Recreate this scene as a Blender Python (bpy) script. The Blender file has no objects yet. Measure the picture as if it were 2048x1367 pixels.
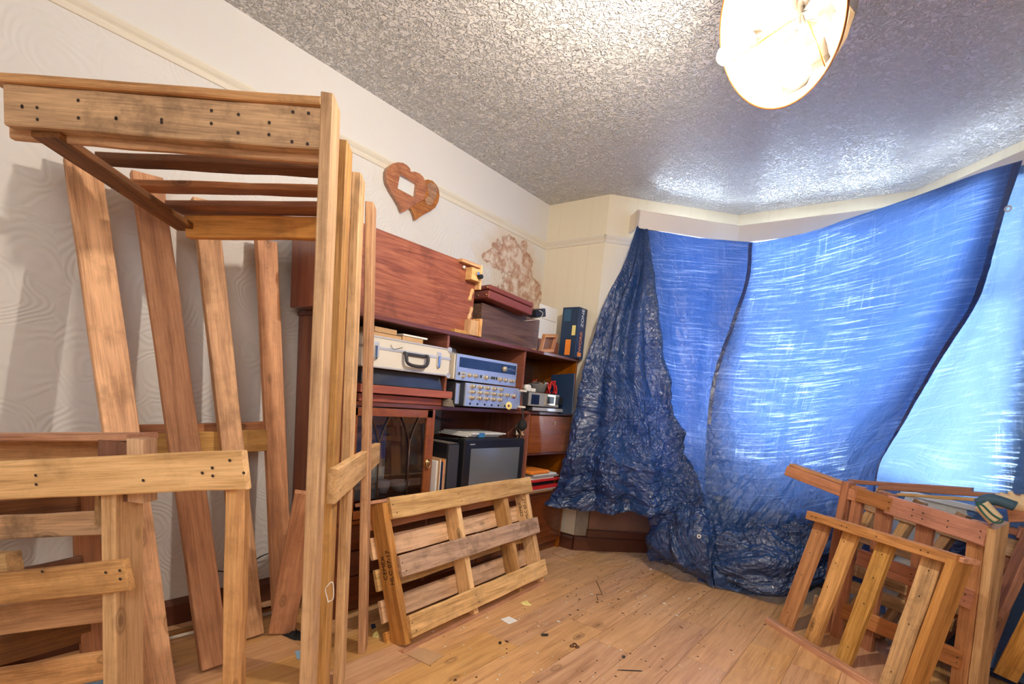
import bpy, bmesh, math, random
import numpy as np
from mathutils import Vector, Matrix
random.seed(7)
D = bpy.data; S = bpy.context.scene; COL = S.collection
PI = math.pi

# ---------------------------------------------------------------- camera
F = 1015.9026; PX, PY = 1028.909, 921.786
V1 = np.array([1822., 865.]); V2 = np.array([-290., 676.]); V3 = np.array([306., 9000.])
def _n(v): return v / np.linalg.norm(v)
_P = np.array([PX, PY])
R = np.array([-_n(np.r_[V2 - _P, F]), _n(np.r_[V1 - _P, F]), -_n(np.r_[V3 - _P, F])])
_U, _s, _Vt = np.linalg.svd(R); R = _U @ _Vt
CZ = 1.12; CAM = np.array([0, 0, CZ])
cd = D.cameras.new('camera'); cam = D.objects.new('camera', cd); COL.objects.link(cam)
cd.sensor_width = 36; cd.lens = F / 2048 * 36
cd.shift_x = (1024 - PX) / 2048; cd.shift_y = (PY - 683.5) / 2048
m = Matrix.Identity(4)
for i in range(3):
    m[i][0] = R[i][0]; m[i][1] = -R[i][1]; m[i][2] = -R[i][2]
m[2][3] = CZ
cam.matrix_world = m; cd.clip_start = 0.02
S.camera = cam

# ---------------------------------------------------------------- world, lights, exposure
S.view_settings.view_transform = 'Standard'; S.view_settings.look = 'None'
S.view_settings.gamma = 1; S.view_settings.use_curve_mapping = False
S.view_settings.exposure = 0.75
W = D.worlds.new('sky'); S.world = W; W.use_nodes = True
bg = W.node_tree.nodes['Background']; bg.inputs[0].default_value = (0.74, 0.87, 1.0, 1); bg.inputs[1].default_value = 15.0
S.cycles.max_bounces = 8; S.cycles.diffuse_bounces = 5; S.cycles.transmission_bounces = 6; S.cycles.transparent_max_bounces = 12
BULB_STRENGTH = 1900
def area(name, loc, tgt, sx, sy, e, col=(1, 1, 1)):
    l = D.lights.new(name, 'AREA'); l.shape = 'RECTANGLE'; l.size = sx; l.size_y = sy; l.energy = e; l.color = col
    o = D.objects.new(name, l); COL.objects.link(o); o.location = loc
    o.rotation_euler = (Vector(tgt) - Vector(loc)).to_track_quat('-Z', 'Y').to_euler(); return o
area('soft_fill', (0.9, -0.9, 2.1), (-1.6, 2.2, 0.7), 1.6, 1.2, 26, (1, 0.97, 0.92))  # unseen soft fill, added behind the camera to brighten the room

# ---------------------------------------------------------------- helpers: picture point -> room point
def ray(u, v): return R @ np.array([u - PX, v - PY, F])
def at_z(u, v, z=0.): r = ray(u, v); return CAM + r * (z - CZ) / r[2]
def at_x(u, v, x): r = ray(u, v); return CAM + r * x / r[0]
def at_y(u, v, y): r = ray(u, v); return CAM + r * y / r[1]
def at_r(u, v, d): r = ray(u, v); return CAM + r * d / math.hypot(r[0], r[1])
def at_pl(u, v, p, n):
    r = ray(u, v); n = np.array(n, float); return CAM + r * (np.dot(np.array(p, float) - CAM, n) / np.dot(r, n))

# ---------------------------------------------------------------- materials
def M_(name):
    m = D.materials.new(name); m.use_nodes = True; nt = m.node_tree; nt.nodes.clear()
    out = nt.nodes.new('ShaderNodeOutputMaterial'); return m, nt, out
def N(nt, t, **k):
    n = nt.nodes.new(t)
    for a, b in k.items():
        if a.startswith('i_'): n.inputs[a[2:].replace('_', ' ')].default_value = b
        elif a[0] == 'i' and a[1:].isdigit(): n.inputs[int(a[1:])].default_value = b
        else: setattr(n, a, b)
    return n
def L(nt, a, b): nt.links.new(a, b)
def rgb(c): return (c[0], c[1], c[2], 1)
def ramp(nt, fac, stops):
    r = N(nt, 'ShaderNodeValToRGB'); cr = r.color_ramp
    while len(cr.elements) < len(stops): cr.elements.new(0.5)
    for e, (p, c) in zip(cr.elements, stops): e.position = p; e.color = rgb(c) if len(c) == 3 else c
    L(nt, fac, r.inputs[0]); return r.outputs[0]
def mix(nt, a, b, f, mode='MIX'):
    n = N(nt, 'ShaderNodeMix', data_type='RGBA', blend_type=mode)
    for s, x in ((n.inputs[6], a), (n.inputs[7], b), (n.inputs[0], f)):
        if hasattr(x, 'links') or hasattr(x, 'is_linked'): L(nt, x, s)
        else: s.default_value = rgb(x) if isinstance(x, tuple) else x
    return n.outputs[2]
def math_(nt, op, a, b=0.0, clamp=False):
    n = N(nt, 'ShaderNodeMath', operation=op, use_clamp=clamp)
    for s, x in ((n.inputs[0], a), (n.inputs[1], b)):
        if hasattr(x, 'is_linked'): L(nt, x, s)
        else: s.default_value = x
    return n.outputs[0]
def plain(name, col, rough=0.5, metal=0.0, spec=0.5, bump=0, bscale=40, emit=None, var=0.0, coat=0):
    m, nt, out = M_(name); b = N(nt, 'ShaderNodeBsdfPrincipled')
    b.inputs['Base Color'].default_value = rgb(col); b.inputs['Roughness'].default_value = rough
    b.inputs['Metallic'].default_value = metal; b.inputs['Specular IOR Level'].default_value = spec
    b.inputs['Coat Weight'].default_value = coat
    L(nt, b.outputs[0], out.inputs[0])
    if bump or var:
        tc = N(nt, 'ShaderNodeTexCoord'); no = N(nt, 'ShaderNodeTexNoise'); no.inputs['Scale'].default_value = bscale; no.inputs['Detail'].default_value = 5
        L(nt, tc.outputs['Object'], no.inputs['Vector'])
        if bump:
            bp = N(nt, 'ShaderNodeBump'); bp.inputs['Strength'].default_value = bump; bp.inputs['Distance'].default_value = 0.004
            L(nt, no.outputs[0], bp.inputs['Height']); L(nt, bp.outputs[0], b.inputs['Normal'])
        if var:
            L(nt, mix(nt, tuple(c * (1 - var) for c in col), tuple(min(1, c * (1 + var)) for c in col), no.outputs[0]), b.inputs['Base Color'])
    if emit:
        b.inputs['Emission Color'].default_value = rgb(emit[0]); b.inputs['Emission Strength'].default_value = emit[1]
    return m
def wood(name, light, dark, stain=0.35, rough=0.6, ring=1.0, rnd=0.35, scale=1.0, coat=0.0, knots=True):
    """planks are modelled with their length on local X"""
    m, nt, out = M_(name); b = N(nt, 'ShaderNodeBsdfPrincipled'); L(nt, b.outputs[0], out.inputs[0])
    b.inputs['Roughness'].default_value = rough; b.inputs['Coat Weight'].default_value = coat; b.inputs['Coat Roughness'].default_value = 0.12
    tc = N(nt, 'ShaderNodeTexCoord'); oi = N(nt, 'ShaderNodeObjectInfo')
    off = N(nt, 'ShaderNodeVectorMath', operation='SCALE'); L(nt, tc.outputs['Object'], off.inputs[0]); off.inputs['Scale'].default_value = scale
    cmb = N(nt, 'ShaderNodeCombineXYZ')
    for i in range(3): L(nt, math_(nt, 'MULTIPLY', oi.outputs['Random'], 37.0 + 11 * i), cmb.inputs[i])
    add = N(nt, 'ShaderNodeVectorMath', operation='ADD'); L(nt, off.outputs[0], add.inputs[0]); L(nt, cmb.outputs[0], add.inputs[1])
    mp = N(nt, 'ShaderNodeMapping'); mp.inputs['Scale'].default_value = (1.6, 22, 22); L(nt, add.outputs[0], mp.inputs[0])
    n1 = N(nt, 'ShaderNodeTexNoise', i_Scale=1.2, i_Detail=6.0, i_Roughness=0.65, i_Distortion=0.6 * ring); L(nt, mp.outputs[0], n1.inputs['Vector'])
    mp3 = N(nt, 'ShaderNodeMapping'); mp3.inputs['Scale'].default_value = (4, 120, 120); L(nt, add.outputs[0], mp3.inputs[0])
    n3 = N(nt, 'ShaderNodeTexNoise', i_Scale=2.0, i_Detail=3.0); L(nt, mp3.outputs[0], n3.inputs['Vector'])
    n2 = N(nt, 'ShaderNodeTexNoise', i_Scale=7.0, i_Detail=6.0, i_Roughness=0.7); L(nt, add.outputs[0], n2.inputs['Vector'])
    g = math_(nt, 'ADD', math_(nt, 'MULTIPLY', n1.outputs[0], 0.68), math_(nt, 'MULTIPLY', n3.outputs[0], 0.32))
    c = ramp(nt, g, [(0.36, tuple(q * .8 for q in dark)), (0.5, tuple((a + bb) / 2 for a, bb in zip(light, dark))), (0.62, light)])
    hs = N(nt, 'ShaderNodeHueSaturation'); L(nt, c, hs.inputs['Color'])
    L(nt, math_(nt, 'ADD', math_(nt, 'MULTIPLY', oi.outputs['Random'], rnd), 1 - rnd * 0.5), hs.inputs['Value'])
    r2 = math_(nt, 'FRACT', math_(nt, 'MULTIPLY', oi.outputs['Random'], 17.3))
    L(nt, math_(nt, 'ADD', math_(nt, 'MULTIPLY', r2, 0.25), 0.86), hs.inputs['Saturation'])
    L(nt, math_(nt, 'ADD', math_(nt, 'MULTIPLY', r2, 0.018), 0.491), hs.inputs['Hue'])
    st = ramp(nt, n2.outputs[0], [(0.5, (0, 0, 0)), (0.72, (1, 1, 1))])
    c = mix(nt, hs.outputs[0], tuple(x * 0.42 for x in dark), math_(nt, 'MULTIPLY', st, stain))
    if knots:
        mk = N(nt, 'ShaderNodeMapping'); mk.inputs['Scale'].default_value = (3.2, 7.5, 7.5); L(nt, add.outputs[0], mk.inputs[0])
        vo = N(nt, 'ShaderNodeTexVoronoi', i_Scale=1.0, i_Randomness=1.0); L(nt, mk.outputs[0], vo.inputs['Vector'])
        kn = ramp(nt, vo.outputs['Distance'], [(0.05, (1, 1, 1)), (0.085, (0.25, 0.25, 0.25)), (0.1, (0.8, 0.8, 0.8)), (0.14, (0, 0, 0))])
        c = mix(nt, c, tuple(x * 0.3 for x in dark), math_(nt, 'MULTIPLY', kn, 0.7))
    L(nt, c, b.inputs['Base Color'])
    bp = N(nt, 'ShaderNodeBump'); bp.inputs['Strength'].default_value = 0.35; bp.inputs['Distance'].default_value = 0.003
    L(nt, math_(nt, 'ADD', n3.outputs[0], n2.outputs[0]), bp.inputs['Height']); L(nt, bp.outputs[0], b.inputs['Normal'])
    return m
MAT = {}
MAT['pine'] = wood('pine', (0.78, 0.44, 0.18), (0.43, 0.20, 0.065), stain=0.5)
MAT['pine_pale'] = wood('pine_pale', (0.86, 0.56, 0.29), (0.52, 0.28, 0.115), stain=0.45)
MAT['pine_orange'] = wood('pine_orange', (0.72, 0.36, 0.155), (0.43, 0.175, 0.065), stain=0.35)
MAT['pine_red'] = wood('pine_red', (0.55, 0.24, 0.12), (0.32, 0.125, 0.06), stain=0.35)
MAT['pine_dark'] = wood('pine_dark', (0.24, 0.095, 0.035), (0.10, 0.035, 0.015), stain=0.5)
MAT['pine_grey'] = wood('pine_grey', (0.72, 0.46, 0.25), (0.33, 0.20, 0.11), stain=0.8)
MAT['mahogany'] = wood('mahogany', (0.19, 0.048, 0.02), (0.09, 0.02, 0.01), stain=0.2, rough=0.35, ring=0.4, rnd=0.1, coat=0.5, knots=False)
MAT['mahogany_light'] = wood('mahogany_light', (0.31, 0.09, 0.026), (0.20, 0.048, 0.016), stain=0.15, rough=0.35, ring=0.3, rnd=0.1, coat=0.4, knots=False)
MAT['veneer_red'] = wood('veneer_red', (0.38, 0.12, 0.055), (0.19, 0.035, 0.018), stain=0.7, rough=0.55, ring=5, rnd=0.0, scale=0.75, knots=False)
MAT['walnut'] = wood('walnut', (0.17, 0.095, 0.07), (0.075, 0.036, 0.028), stain=0.3, rough=0.5, ring=2.5, rnd=0.0, scale=0.7, knots=False)
MAT['plinth'] = wood('plinth', (0.40, 0.10, 0.045), (0.25, 0.055, 0.025), stain=0.1, rough=0.45, rnd=0.05, knots=False)
MAT['heart_wood'] = wood('heart_wood', (0.50, 0.19, 0.05), (0.20, 0.05, 0.015), stain=0.5, rough=0.25, ring=3, rnd=0.5, scale=2.5, coat=0.8, knots=False)
MAT['nail'] = plain('nail', (0.05, 0.035, 0.03), 0.6, 0.3)
MAT['black'] = plain('black', (0.012, 0.012, 0.016), 0.35)
MAT['black_matt'] = plain('black_matt', (0.012, 0.012, 0.013), 0.9)
MAT['charcoal'] = plain('charcoal', (0.035, 0.035, 0.045), 0.6, bump=0.2, bscale=200)
MAT['dust'] = plain('dust', (0.16, 0.13, 0.10), 0.9, var=0.4)
MAT['silver'] = plain('silver', (0.62, 0.62, 0.62), 0.4, 0.5)
MAT['silver_panel'] = plain('silver_panel', (0.50, 0.56, 0.68), 0.33, 0.6)
MAT['champagne'] = plain('champagne', (0.72, 0.62, 0.46), 0.3, 0.8)
MAT['chrome'] = plain('chrome', (0.75, 0.73, 0.70), 0.12, 1.0)
MAT['brass'] = plain('brass', (0.55, 0.38, 0.18), 0.3, 1.0)
MAT['case'] = plain('case', (0.66, 0.62, 0.54), 0.6, var=0.12, bscale=6)
MAT['white'] = plain('white', (0.78, 0.76, 0.72), 0.6)
MAT['cream'] = plain('cream', (0.70, 0.65, 0.55), 0.5)
MAT['card'] = plain('card', (0.80, 0.78, 0.74), 0.8)
MAT['brown_card'] = plain('brown_card', (0.50, 0.30, 0.15), 0.8, var=0.15)
MAT['leather'] = plain('leather', (0.19, 0.045, 0.035), 0.45, bump=0.3, bscale=120)
MAT['leather_dark'] = plain('leather_dark', (0.12, 0.045, 0.02), 0.4, bump=0.3, bscale=120)
MAT['yellow'] = plain('yellow', (0.75, 0.65, 0.25), 0.8)
MAT['red'] = plain('red', (0.55, 0.02, 0.02), 0.45)
MAT['orange'] = plain('orange', (0.85, 0.25, 0.03), 0.5)
MAT['blue'] = plain('blue', (0.05, 0.20, 0.45), 0.5)
MAT['lightblue'] = plain('lightblue', (0.25, 0.45, 0.65), 0.5)
MAT['navy'] = plain('navy', (0.01, 0.03, 0.08), 0.5)
MAT['navy_glass'] = plain('navy_glass', (0.01, 0.02, 0.06), 0.12, coat=0.5)
MAT['teal'] = plain('teal', (0.02, 0.12, 0.10), 0.8)
MAT['grey'] = plain('grey', (0.30, 0.30, 0.30), 0.6)
MAT['screen'] = plain('screen', (0.13, 0.14, 0.15), 0.12, coat=0.5)
MAT['smoke_lid'] = plain('smoke_lid', (0.03, 0.035, 0.05), 0.2, coat=0.6, var=0.4, bscale=8)
MAT['copper'] = plain('copper', (0.85, 0.32, 0.10), 0.25, 1.0)
MAT['glove'] = plain('glove', (0.72, 0.56, 0.36), 0.9, bump=0.6, bscale=90)
MAT['glove_blue'] = plain('glove_blue', (0.04, 0.10, 0.16), 0.6, bump=0.6, bscale=60)
MAT['white_paint'] = plain('white_paint', (0.80, 0.77, 0.70), 0.35, var=0.04, bscale=3)
MAT['pelmet_paint'] = plain('pelmet_paint', (0.80, 0.72, 0.62), 0.3)
MAT['skirting'] = plain('skirting', (0.10, 0.03, 0.015), 0.35, coat=0.3)
MAT['dark_wall'] = plain('dark_wall', (0.30, 0.25, 0.19), 0.8, var=0.5, bscale=12, bump=0.4)
MAT['panel_brown'] = plain('panel_brown', (0.22, 0.10, 0.055), 0.6, var=0.4, bscale=9)
MAT['bakelite'] = plain('bakelite', (0.05, 0.02, 0.01), 0.3)
MAT['reflection_blue'] = plain('reflection_blue', (0.12, 0.30, 0.85), 0.7, var=0.3, bscale=4)  # reflected blue of the hanging sheets, put into a colour
MAT['blue_dark'] = plain('blue_dark', (0.02, 0.08, 0.16), 0.5)
def glass(name, tint=(1, 1, 1), ref=0.08):
    m, nt, out = M_(name); t = N(nt, 'ShaderNodeBsdfTransparent'); t.inputs[0].default_value = rgb(tint)
    g = N(nt, 'ShaderNodeBsdfGlossy'); g.inputs['Roughness'].default_value = 0.03
    fr = N(nt, 'ShaderNodeFresnel'); fr.inputs[0].default_value = 1.5
    mx = N(nt, 'ShaderNodeMixShader'); L(nt, math_(nt, 'ADD', fr.outputs[0], ref, True), mx.inputs[0]); L(nt, t.outputs[0], mx.inputs[1]); L(nt, g.outputs[0], mx.inputs[2])
    L(nt, mx.outputs[0], out.inputs[0]); return m
MAT['glass'] = glass('glass', (0.97, 0.98, 1), 0.0)
MAT['door_glass'] = glass('door_glass', (0.8, 0.88, 1.0), 0.12)

def tarp_mat(name, base, trans, tr=0.5, lines=0.25, rough=0.28, crease=0.5, hole=(0.8, 0.92, 1)):
    m, nt, out = M_(name); uv = N(nt, 'ShaderNodeUVMap'); uv.uv_map = 'UVMap'
    mp = N(nt, 'ShaderNodeMapping'); mp.inputs['Scale'].default_value = (1.3, 38, 1); mp.inputs['Rotation'].default_value = (0, 0, 0.06); L(nt, uv.outputs[0], mp.inputs[0])
    n1 = N(nt, 'ShaderNodeTexNoise', i_Scale=2.2, i_Detail=4.0, i_Roughness=0.75, i_Distortion=0.15); L(nt, mp.outputs[0], n1.inputs['Vector'])
    mp2 = N(nt, 'ShaderNodeMapping'); mp2.inputs['Scale'].default_value = (60, 1.5, 1); L(nt, uv.outputs[0], mp2.inputs[0])
    n2 = N(nt, 'ShaderNodeTexNoise', i_Scale=2.2, i_Detail=3.0, i_Roughness=0.7); L(nt, mp2.outputs[0], n2.inputs['Vector'])
    n3 = N(nt, 'ShaderNodeTexNoise', i_Scale=3.0, i_Detail=4.0); L(nt, uv.outputs[0], n3.inputs['Vector'])
    lm = ramp(nt, n1.outputs[0], [(0.53, (0, 0, 0)), (0.62, (1, 1, 1))])
    lm2 = ramp(nt, n2.outputs[0], [(0.56, (0, 0, 0)), (0.74, (0.6, 0.6, 0.6))])
    msk = math_(nt, 'MULTIPLY', math_(nt, 'ADD', lm, lm2, True), ramp(nt, n3.outputs[0], [(0.35, (0.25, 0.25, 0.25)), (0.6, (1, 1, 1))]))
    p = N(nt, 'ShaderNodeBsdfPrincipled'); p.inputs['Roughness'].default_value = rough
    p.inputs['Specular IOR Level'].default_value = 0.9
    tl = N(nt, 'ShaderNodeBsdfTranslucent'); tp = N(nt, 'ShaderNodeBsdfTransparent'); tp.inputs[0].default_value = rgb(hole)
    L(nt, mix(nt, base, tuple(min(1, x * 1.6 + 0.02) for x in base), math_(nt, 'MULTIPLY', msk, 0.5)), p.inputs['Base Color'])
    L(nt, mix(nt, trans, tuple(min(1, x * 1.3 + 0.16) for x in trans), math_(nt, 'MULTIPLY', msk, 0.8)), tl.inputs[0])
    fn = N(nt, 'ShaderNodeTexNoise', i_Scale=30.0, i_Detail=5.0, i_Roughness=0.6, i_Distortion=1.5); L(nt, uv.outputs[0], fn.inputs['Vector'])
    vr = N(nt, 'ShaderNodeTexVoronoi', feature='DISTANCE_TO_EDGE', i_Scale=13.0); 
    wv = N(nt, 'ShaderNodeVectorMath', operation='ADD'); L(nt, uv.outputs[0], wv.inputs[0])
    sc = N(nt, 'ShaderNodeVectorMath', operation='SCALE'); sc.inputs['Scale'].default_value = 0.12; L(nt, fn.outputs['Color'], sc.inputs[0]); L(nt, sc.outputs[0], wv.inputs[1])
    rn_ = N(nt, 'ShaderNodeTexNoise', i_Scale=9.0, i_Detail=4.0, i_Roughness=0.55, i_Distortion=0.8); L(nt, uv.outputs[0], rn_.inputs['Vector'])
    cr = math_(nt, 'MULTIPLY', ramp(nt, math_(nt, 'ABSOLUTE', math_(nt, 'SUBTRACT', rn_.outputs[0], 0.5)), [(0.0, (1, 1, 1)), (0.06, (0.25, 0.25, 0.25)), (0.2, (0, 0, 0))]), crease)
    h = math_(nt, 'ADD', math_(nt, 'ADD', math_(nt, 'MULTIPLY', fn.outputs[0], crease * 1.5), cr), math_(nt, 'MULTIPLY', n1.outputs[0], 0.12))
    bp = N(nt, 'ShaderNodeBump'); bp.inputs['Strength'].default_value = 0.6; bp.inputs['Distance'].default_value = 0.006
    L(nt, h, bp.inputs['Height']); L(nt, bp.outputs[0], p.inputs['Normal'])
    L(nt, bp.outputs[0], tl.inputs['Normal'])
    m1 = N(nt, 'ShaderNodeMixShader'); m1.inputs[0].default_value = tr; L(nt, p.outputs[0], m1.inputs[1]); L(nt, tl.outputs[0], m1.inputs[2])
    m2 = N(nt, 'ShaderNodeMixShader'); L(nt, math_(nt, 'MULTIPLY', msk, lines), m2.inputs[0]); L(nt, m1.outputs[0], m2.inputs[1]); L(nt, tp.outputs[0], m2.inputs[2])
    L(nt, m2.outputs[0], out.inputs[0]); return m
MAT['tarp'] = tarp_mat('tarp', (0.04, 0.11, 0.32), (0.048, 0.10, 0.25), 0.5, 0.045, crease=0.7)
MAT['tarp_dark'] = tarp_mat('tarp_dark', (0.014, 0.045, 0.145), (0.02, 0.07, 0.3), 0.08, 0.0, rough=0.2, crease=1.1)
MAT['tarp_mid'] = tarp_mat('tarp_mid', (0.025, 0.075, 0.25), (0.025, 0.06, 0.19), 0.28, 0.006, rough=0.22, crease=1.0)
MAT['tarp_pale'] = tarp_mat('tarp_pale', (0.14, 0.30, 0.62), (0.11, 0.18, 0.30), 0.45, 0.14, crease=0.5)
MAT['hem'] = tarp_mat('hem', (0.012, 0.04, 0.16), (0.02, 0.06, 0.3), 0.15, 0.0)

def wall_mat(name, col, kind):
    m, nt, out = M_(name); b = N(nt, 'ShaderNodeBsdfPrincipled'); L(nt, b.outputs[0], out.inputs[0]); b.inputs['Roughness'].default_value = 0.62
    tc = N(nt, 'ShaderNodeTexCoord'); sp = N(nt, 'ShaderNodeSeparateXYZ'); L(nt, tc.outputs['Object'], sp.inputs[0])
    big = N(nt, 'ShaderNodeTexNoise', i_Scale=1.6, i_Detail=4.0); L(nt, tc.outputs['Object'], big.inputs['Vector'])
    c = mix(nt, col, tuple(x * 0.9 for x in col), big.outputs[0])
    bp = N(nt, 'ShaderNodeBump'); bp.inputs['Distance'].default_value = 0.004
    if kind == 'anaglypta':      # swirled relief paper under the picture rail, plain above it
        w = N(nt, 'ShaderNodeTexNoise', i_Scale=4.5, i_Detail=1.0, i_Distortion=0.5); L(nt, tc.outputs['Object'], w.inputs['Vector'])
        vo = N(nt, 'ShaderNodeTexVoronoi', i_Scale=5.0); L(nt, tc.outputs['Object'], vo.inputs['Vector'])
        s = math_(nt, 'SINE', math_(nt, 'MULTIPLY', math_(nt, 'ADD', math_(nt, 'MULTIPLY', w.outputs[0], 0.8), vo.outputs['Distance']), 60.0))
        fine = N(nt, 'ShaderNodeTexNoise', i_Scale=60.0, i_Detail=3.0); L(nt, tc.outputs['Object'], fine.inputs['Vector'])
        low = math_(nt, 'LESS_THAN', sp.outputs['Z'], 2.28)
        h = math_(nt, 'ADD', math_(nt, 'MULTIPLY', math_(nt, 'MULTIPLY', s, low), 0.35), math_(nt, 'MULTIPLY', fine.outputs[0], 0.25))
        L(nt, h, bp.inputs['Height']); bp.inputs['Strength'].default_value = 0.45
        # peeled, damp patch near the corner (real wear of the wall)
        wn = N(nt, 'ShaderNodeTexNoise', i_Scale=9.0, i_Detail=6.0, i_Roughness=0.6); L(nt, tc.outputs['Object'], wn.inputs['Vector'])
        tot = None
        for (u, v, ry, rz) in ((1022, 512, .15, .12), (1045, 552, .14, .10), (995, 520, .14, .05), (1062, 600, .13, .16), (1048, 492, .04, .04), (1070, 640, .08, .20), (1030, 590, .20, .13), (1050, 530, .08, .10)):
            p = at_x(u, v, -2.43)
            dy = math_(nt, 'DIVIDE', math_(nt, 'SUBTRACT', sp.outputs['Y'], float(p[1])), ry); dz = math_(nt, 'DIVIDE', math_(nt, 'SUBTRACT', sp.outputs['Z'], float(p[2])), rz)
            d = math_(nt, 'SQRT', math_(nt, 'ADD', math_(nt, 'MULTIPLY', dy, dy), math_(nt, 'MULTIPLY', dz, dz)))
            tot = d if tot is None else math_(nt, 'MINIMUM', tot, d)
        dd = math_(nt, 'ADD', tot, math_(nt, 'MULTIPLY', math_(nt, 'SUBTRACT', wn.outputs[0], 0.5), 2.0))
        halo = ramp(nt, math_(nt, 'MULTIPLY', dd, 0.25), [(0.26, (1, 1, 1)), (0.55, (0, 0, 0))])
        core = ramp(nt, math_(nt, 'MULTIPLY', dd, 0.25), [(0.25, (1, 1, 1)), (0.27, (0, 0, 0))])
        edge = ramp(nt, math_(nt, 'MULTIPLY', dd, 0.25), [(0.22, (0, 0, 0)), (0.25, (1, 1, 1)), (0.28, (0, 0, 0))])
        mott = N(nt, 'ShaderNodeTexNoise', i_Scale=20.0, i_Detail=6.0); L(nt, tc.outputs['Object'], mott.inputs['Vector'])
        plaster = ramp(nt, mott.outputs[0], [(0.36, (0.40, 0.22, 0.14)), (0.5, (0.55, 0.38, 0.28)), (0.62, (0.68, 0.58, 0.48))])
        c = mix(nt, c, (0.62, 0.47, 0.28), math_(nt, 'MULTIPLY', halo, 0.55)); c = mix(nt, c, plaster, core); c = mix(nt, c, (0.26, 0.09, 0.04), math_(nt, 'MULTIPLY', edge, 0.6))
    elif kind == 'stripes':
        mp = N(nt, 'ShaderNodeMapping'); mp.inputs['Scale'].default_value = (30, 30, 0.4); L(nt, tc.outputs['Object'], mp.inputs[0])
        n = N(nt, 'ShaderNodeTexNoise', i_Scale=1.0, i_Detail=3.0); L(nt, mp.outputs[0], n.inputs['Vector'])
        L(nt, n.outputs[0], bp.inputs['Height']); bp.inputs['Strength'].default_value = 0.5
        s2 = ramp(nt, n.outputs[0], [(0.55, (0, 0, 0)), (0.75, (1, 1, 1))]); c = mix(nt, c, (0.60, 0.50, 0.33), math_(nt, 'MULTIPLY', s2, 0.35))
    elif kind == 'artex':
        n = N(nt, 'ShaderNodeTexNoise', i_Scale=46.0, i_Detail=3.0, i_Roughness=0.55, i_Distortion=1.2); L(nt, tc.outputs['Object'], n.inputs['Vector'])
        h = ramp(nt, n.outputs[0], [(0.42, (0, 0, 0)), (0.56, (1, 1, 1))])
        L(nt, h, bp.inputs['Height']); bp.inputs['Strength'].default_value = 1.0; bp.inputs['Distance'].default_value = 0.017; b.inputs['Roughness'].default_value = 0.36
    L(nt, c, b.inputs['Base Color']); L(nt, bp.outputs[0], b.inputs['Normal']); return m
MAT['wall_paper'] = wall_mat('wall_paper', (0.69, 0.67, 0.65), 'anaglypta')
MAT['bay_paper'] = wall_mat('bay_paper', (0.76, 0.69, 0.54), 'stripes')
MAT['ceiling'] = wall_mat('ceiling', (0.80, 0.79, 0.78), 'artex')
MAT['floor'] = wood('laminate', (0.72, 0.42, 0.19), (0.52, 0.26, 0.10), stain=0.18, rough=0.33, ring=1.4, rnd=0.16, coat=0.12, scale=0.8)

# ---------------------------------------------------------------- object helpers
def tag(o, label=None, cat=None, group=None, kind=None):
    if label: o['label'] = label
    if cat: o['category'] = cat
    if group: o['group'] = group
    if kind: o['kind'] = kind
    return o
def thing(name, label, cat, loc, group=None):
    o = D.objects.new(name, None); COL.objects.link(o); o.location = Vector(loc); o.empty_display_size = 0.05
    return tag(o, label, cat, group)
def wl(o):
    v = Vector((0, 0, 0))
    while o is not None: v = v + o.location; o = o.parent
    return v
def link(name, me, mat, parent=None, mw=None, smooth=False):
    o = D.objects.new(name, me); COL.objects.link(o)
    if mat is not None: me.materials.append(MAT[mat] if isinstance(mat, str) else mat)
    mw = mw or Matrix.Identity(4)
    if parent is not None:
        o.parent = parent; pm = PW[parent.name] if parent.name in PW else Matrix.Translation(wl(parent))
        o.matrix_basis = pm.inverted() @ mw
    else: o.matrix_basis = mw
    PW[o.name] = mw
    if smooth:
        for p in me.polygons: p.use_smooth = True
    return o
PW = {}
def mesh(name, verts, faces):
    me = D.meshes.new(name); me.from_pydata([tuple(map(float, v)) for v in verts], [], faces); me.validate(); me.update(); return me
def frame(A, B, wdir):
    A = Vector(A); B = Vector(B); x = (B - A).normalized(); w = Vector(wdir); y = (w - x * w.dot(x)).normalized(); z = x.cross(y)
    m = Matrix((x, y, z)).transposed().to_4x4(); m.translation = (A + B) / 2; return m, (B - A).length
def bar(parent, A, B, wdir, w, t, mat='pine', name='plank', rough=0.0012, bev=0.003):
    """sawn plank: length on local X, width w along wdir, thickness t; slightly uneven edges"""
    mw, ln = frame(A, B, wdir); n = max(3, min(10, int(ln / 0.12) + 2)); vs = []; fs = []
    b = min(bev, t * 0.3, w * 0.3)
    for i in range(n):
        x = -ln / 2 + ln * i / (n - 1); hw = w / 2; ht = t / 2
        j = [random.uniform(-rough, rough) for _ in range(8)]
        ring = [(-hw + b, -ht), (hw - b, -ht), (hw, -ht + b), (hw, ht - b), (hw - b, ht), (-hw + b, ht), (-hw, ht - b), (-hw, -ht + b)]
        e1 = random.uniform(-rough, rough) * 1.5; e2 = random.uniform(-rough, rough) * 1.5
        for k, (y, z) in enumerate(ring): vs.append((x, y + (e1 if y > 0 else e2), z + j[k] * 0.3))
    for i in range(n - 1):
        for k in range(8):
            a = i * 8 + k; c = i * 8 + (k + 1) % 8; fs.append((a, c, c + 8, a + 8))
    fs.append(tuple(range(7, -1, -1))); fs.append(tuple(range((n - 1) * 8, n * 8)))
    return link(name, mesh(name, vs, fs), mat, parent, mw)
def boxm(verts, faces, lo, hi):
    b = len(verts); x0, y0, z0 = lo; x1, y1, z1 = hi
    verts += [(x0, y0, z0), (x1, y0, z0), (x1, y1, z0), (x0, y1, z0), (x0, y0, z1), (x1, y0, z1), (x1, y1, z1), (x0, y1, z1)]
    faces += [tuple(b + i for i in f) for f in ((0, 3, 2, 1), (4, 5, 6, 7), (0, 1, 5, 4), (1, 2, 6, 5), (2, 3, 7, 6), (3, 0, 4, 7))]
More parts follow.
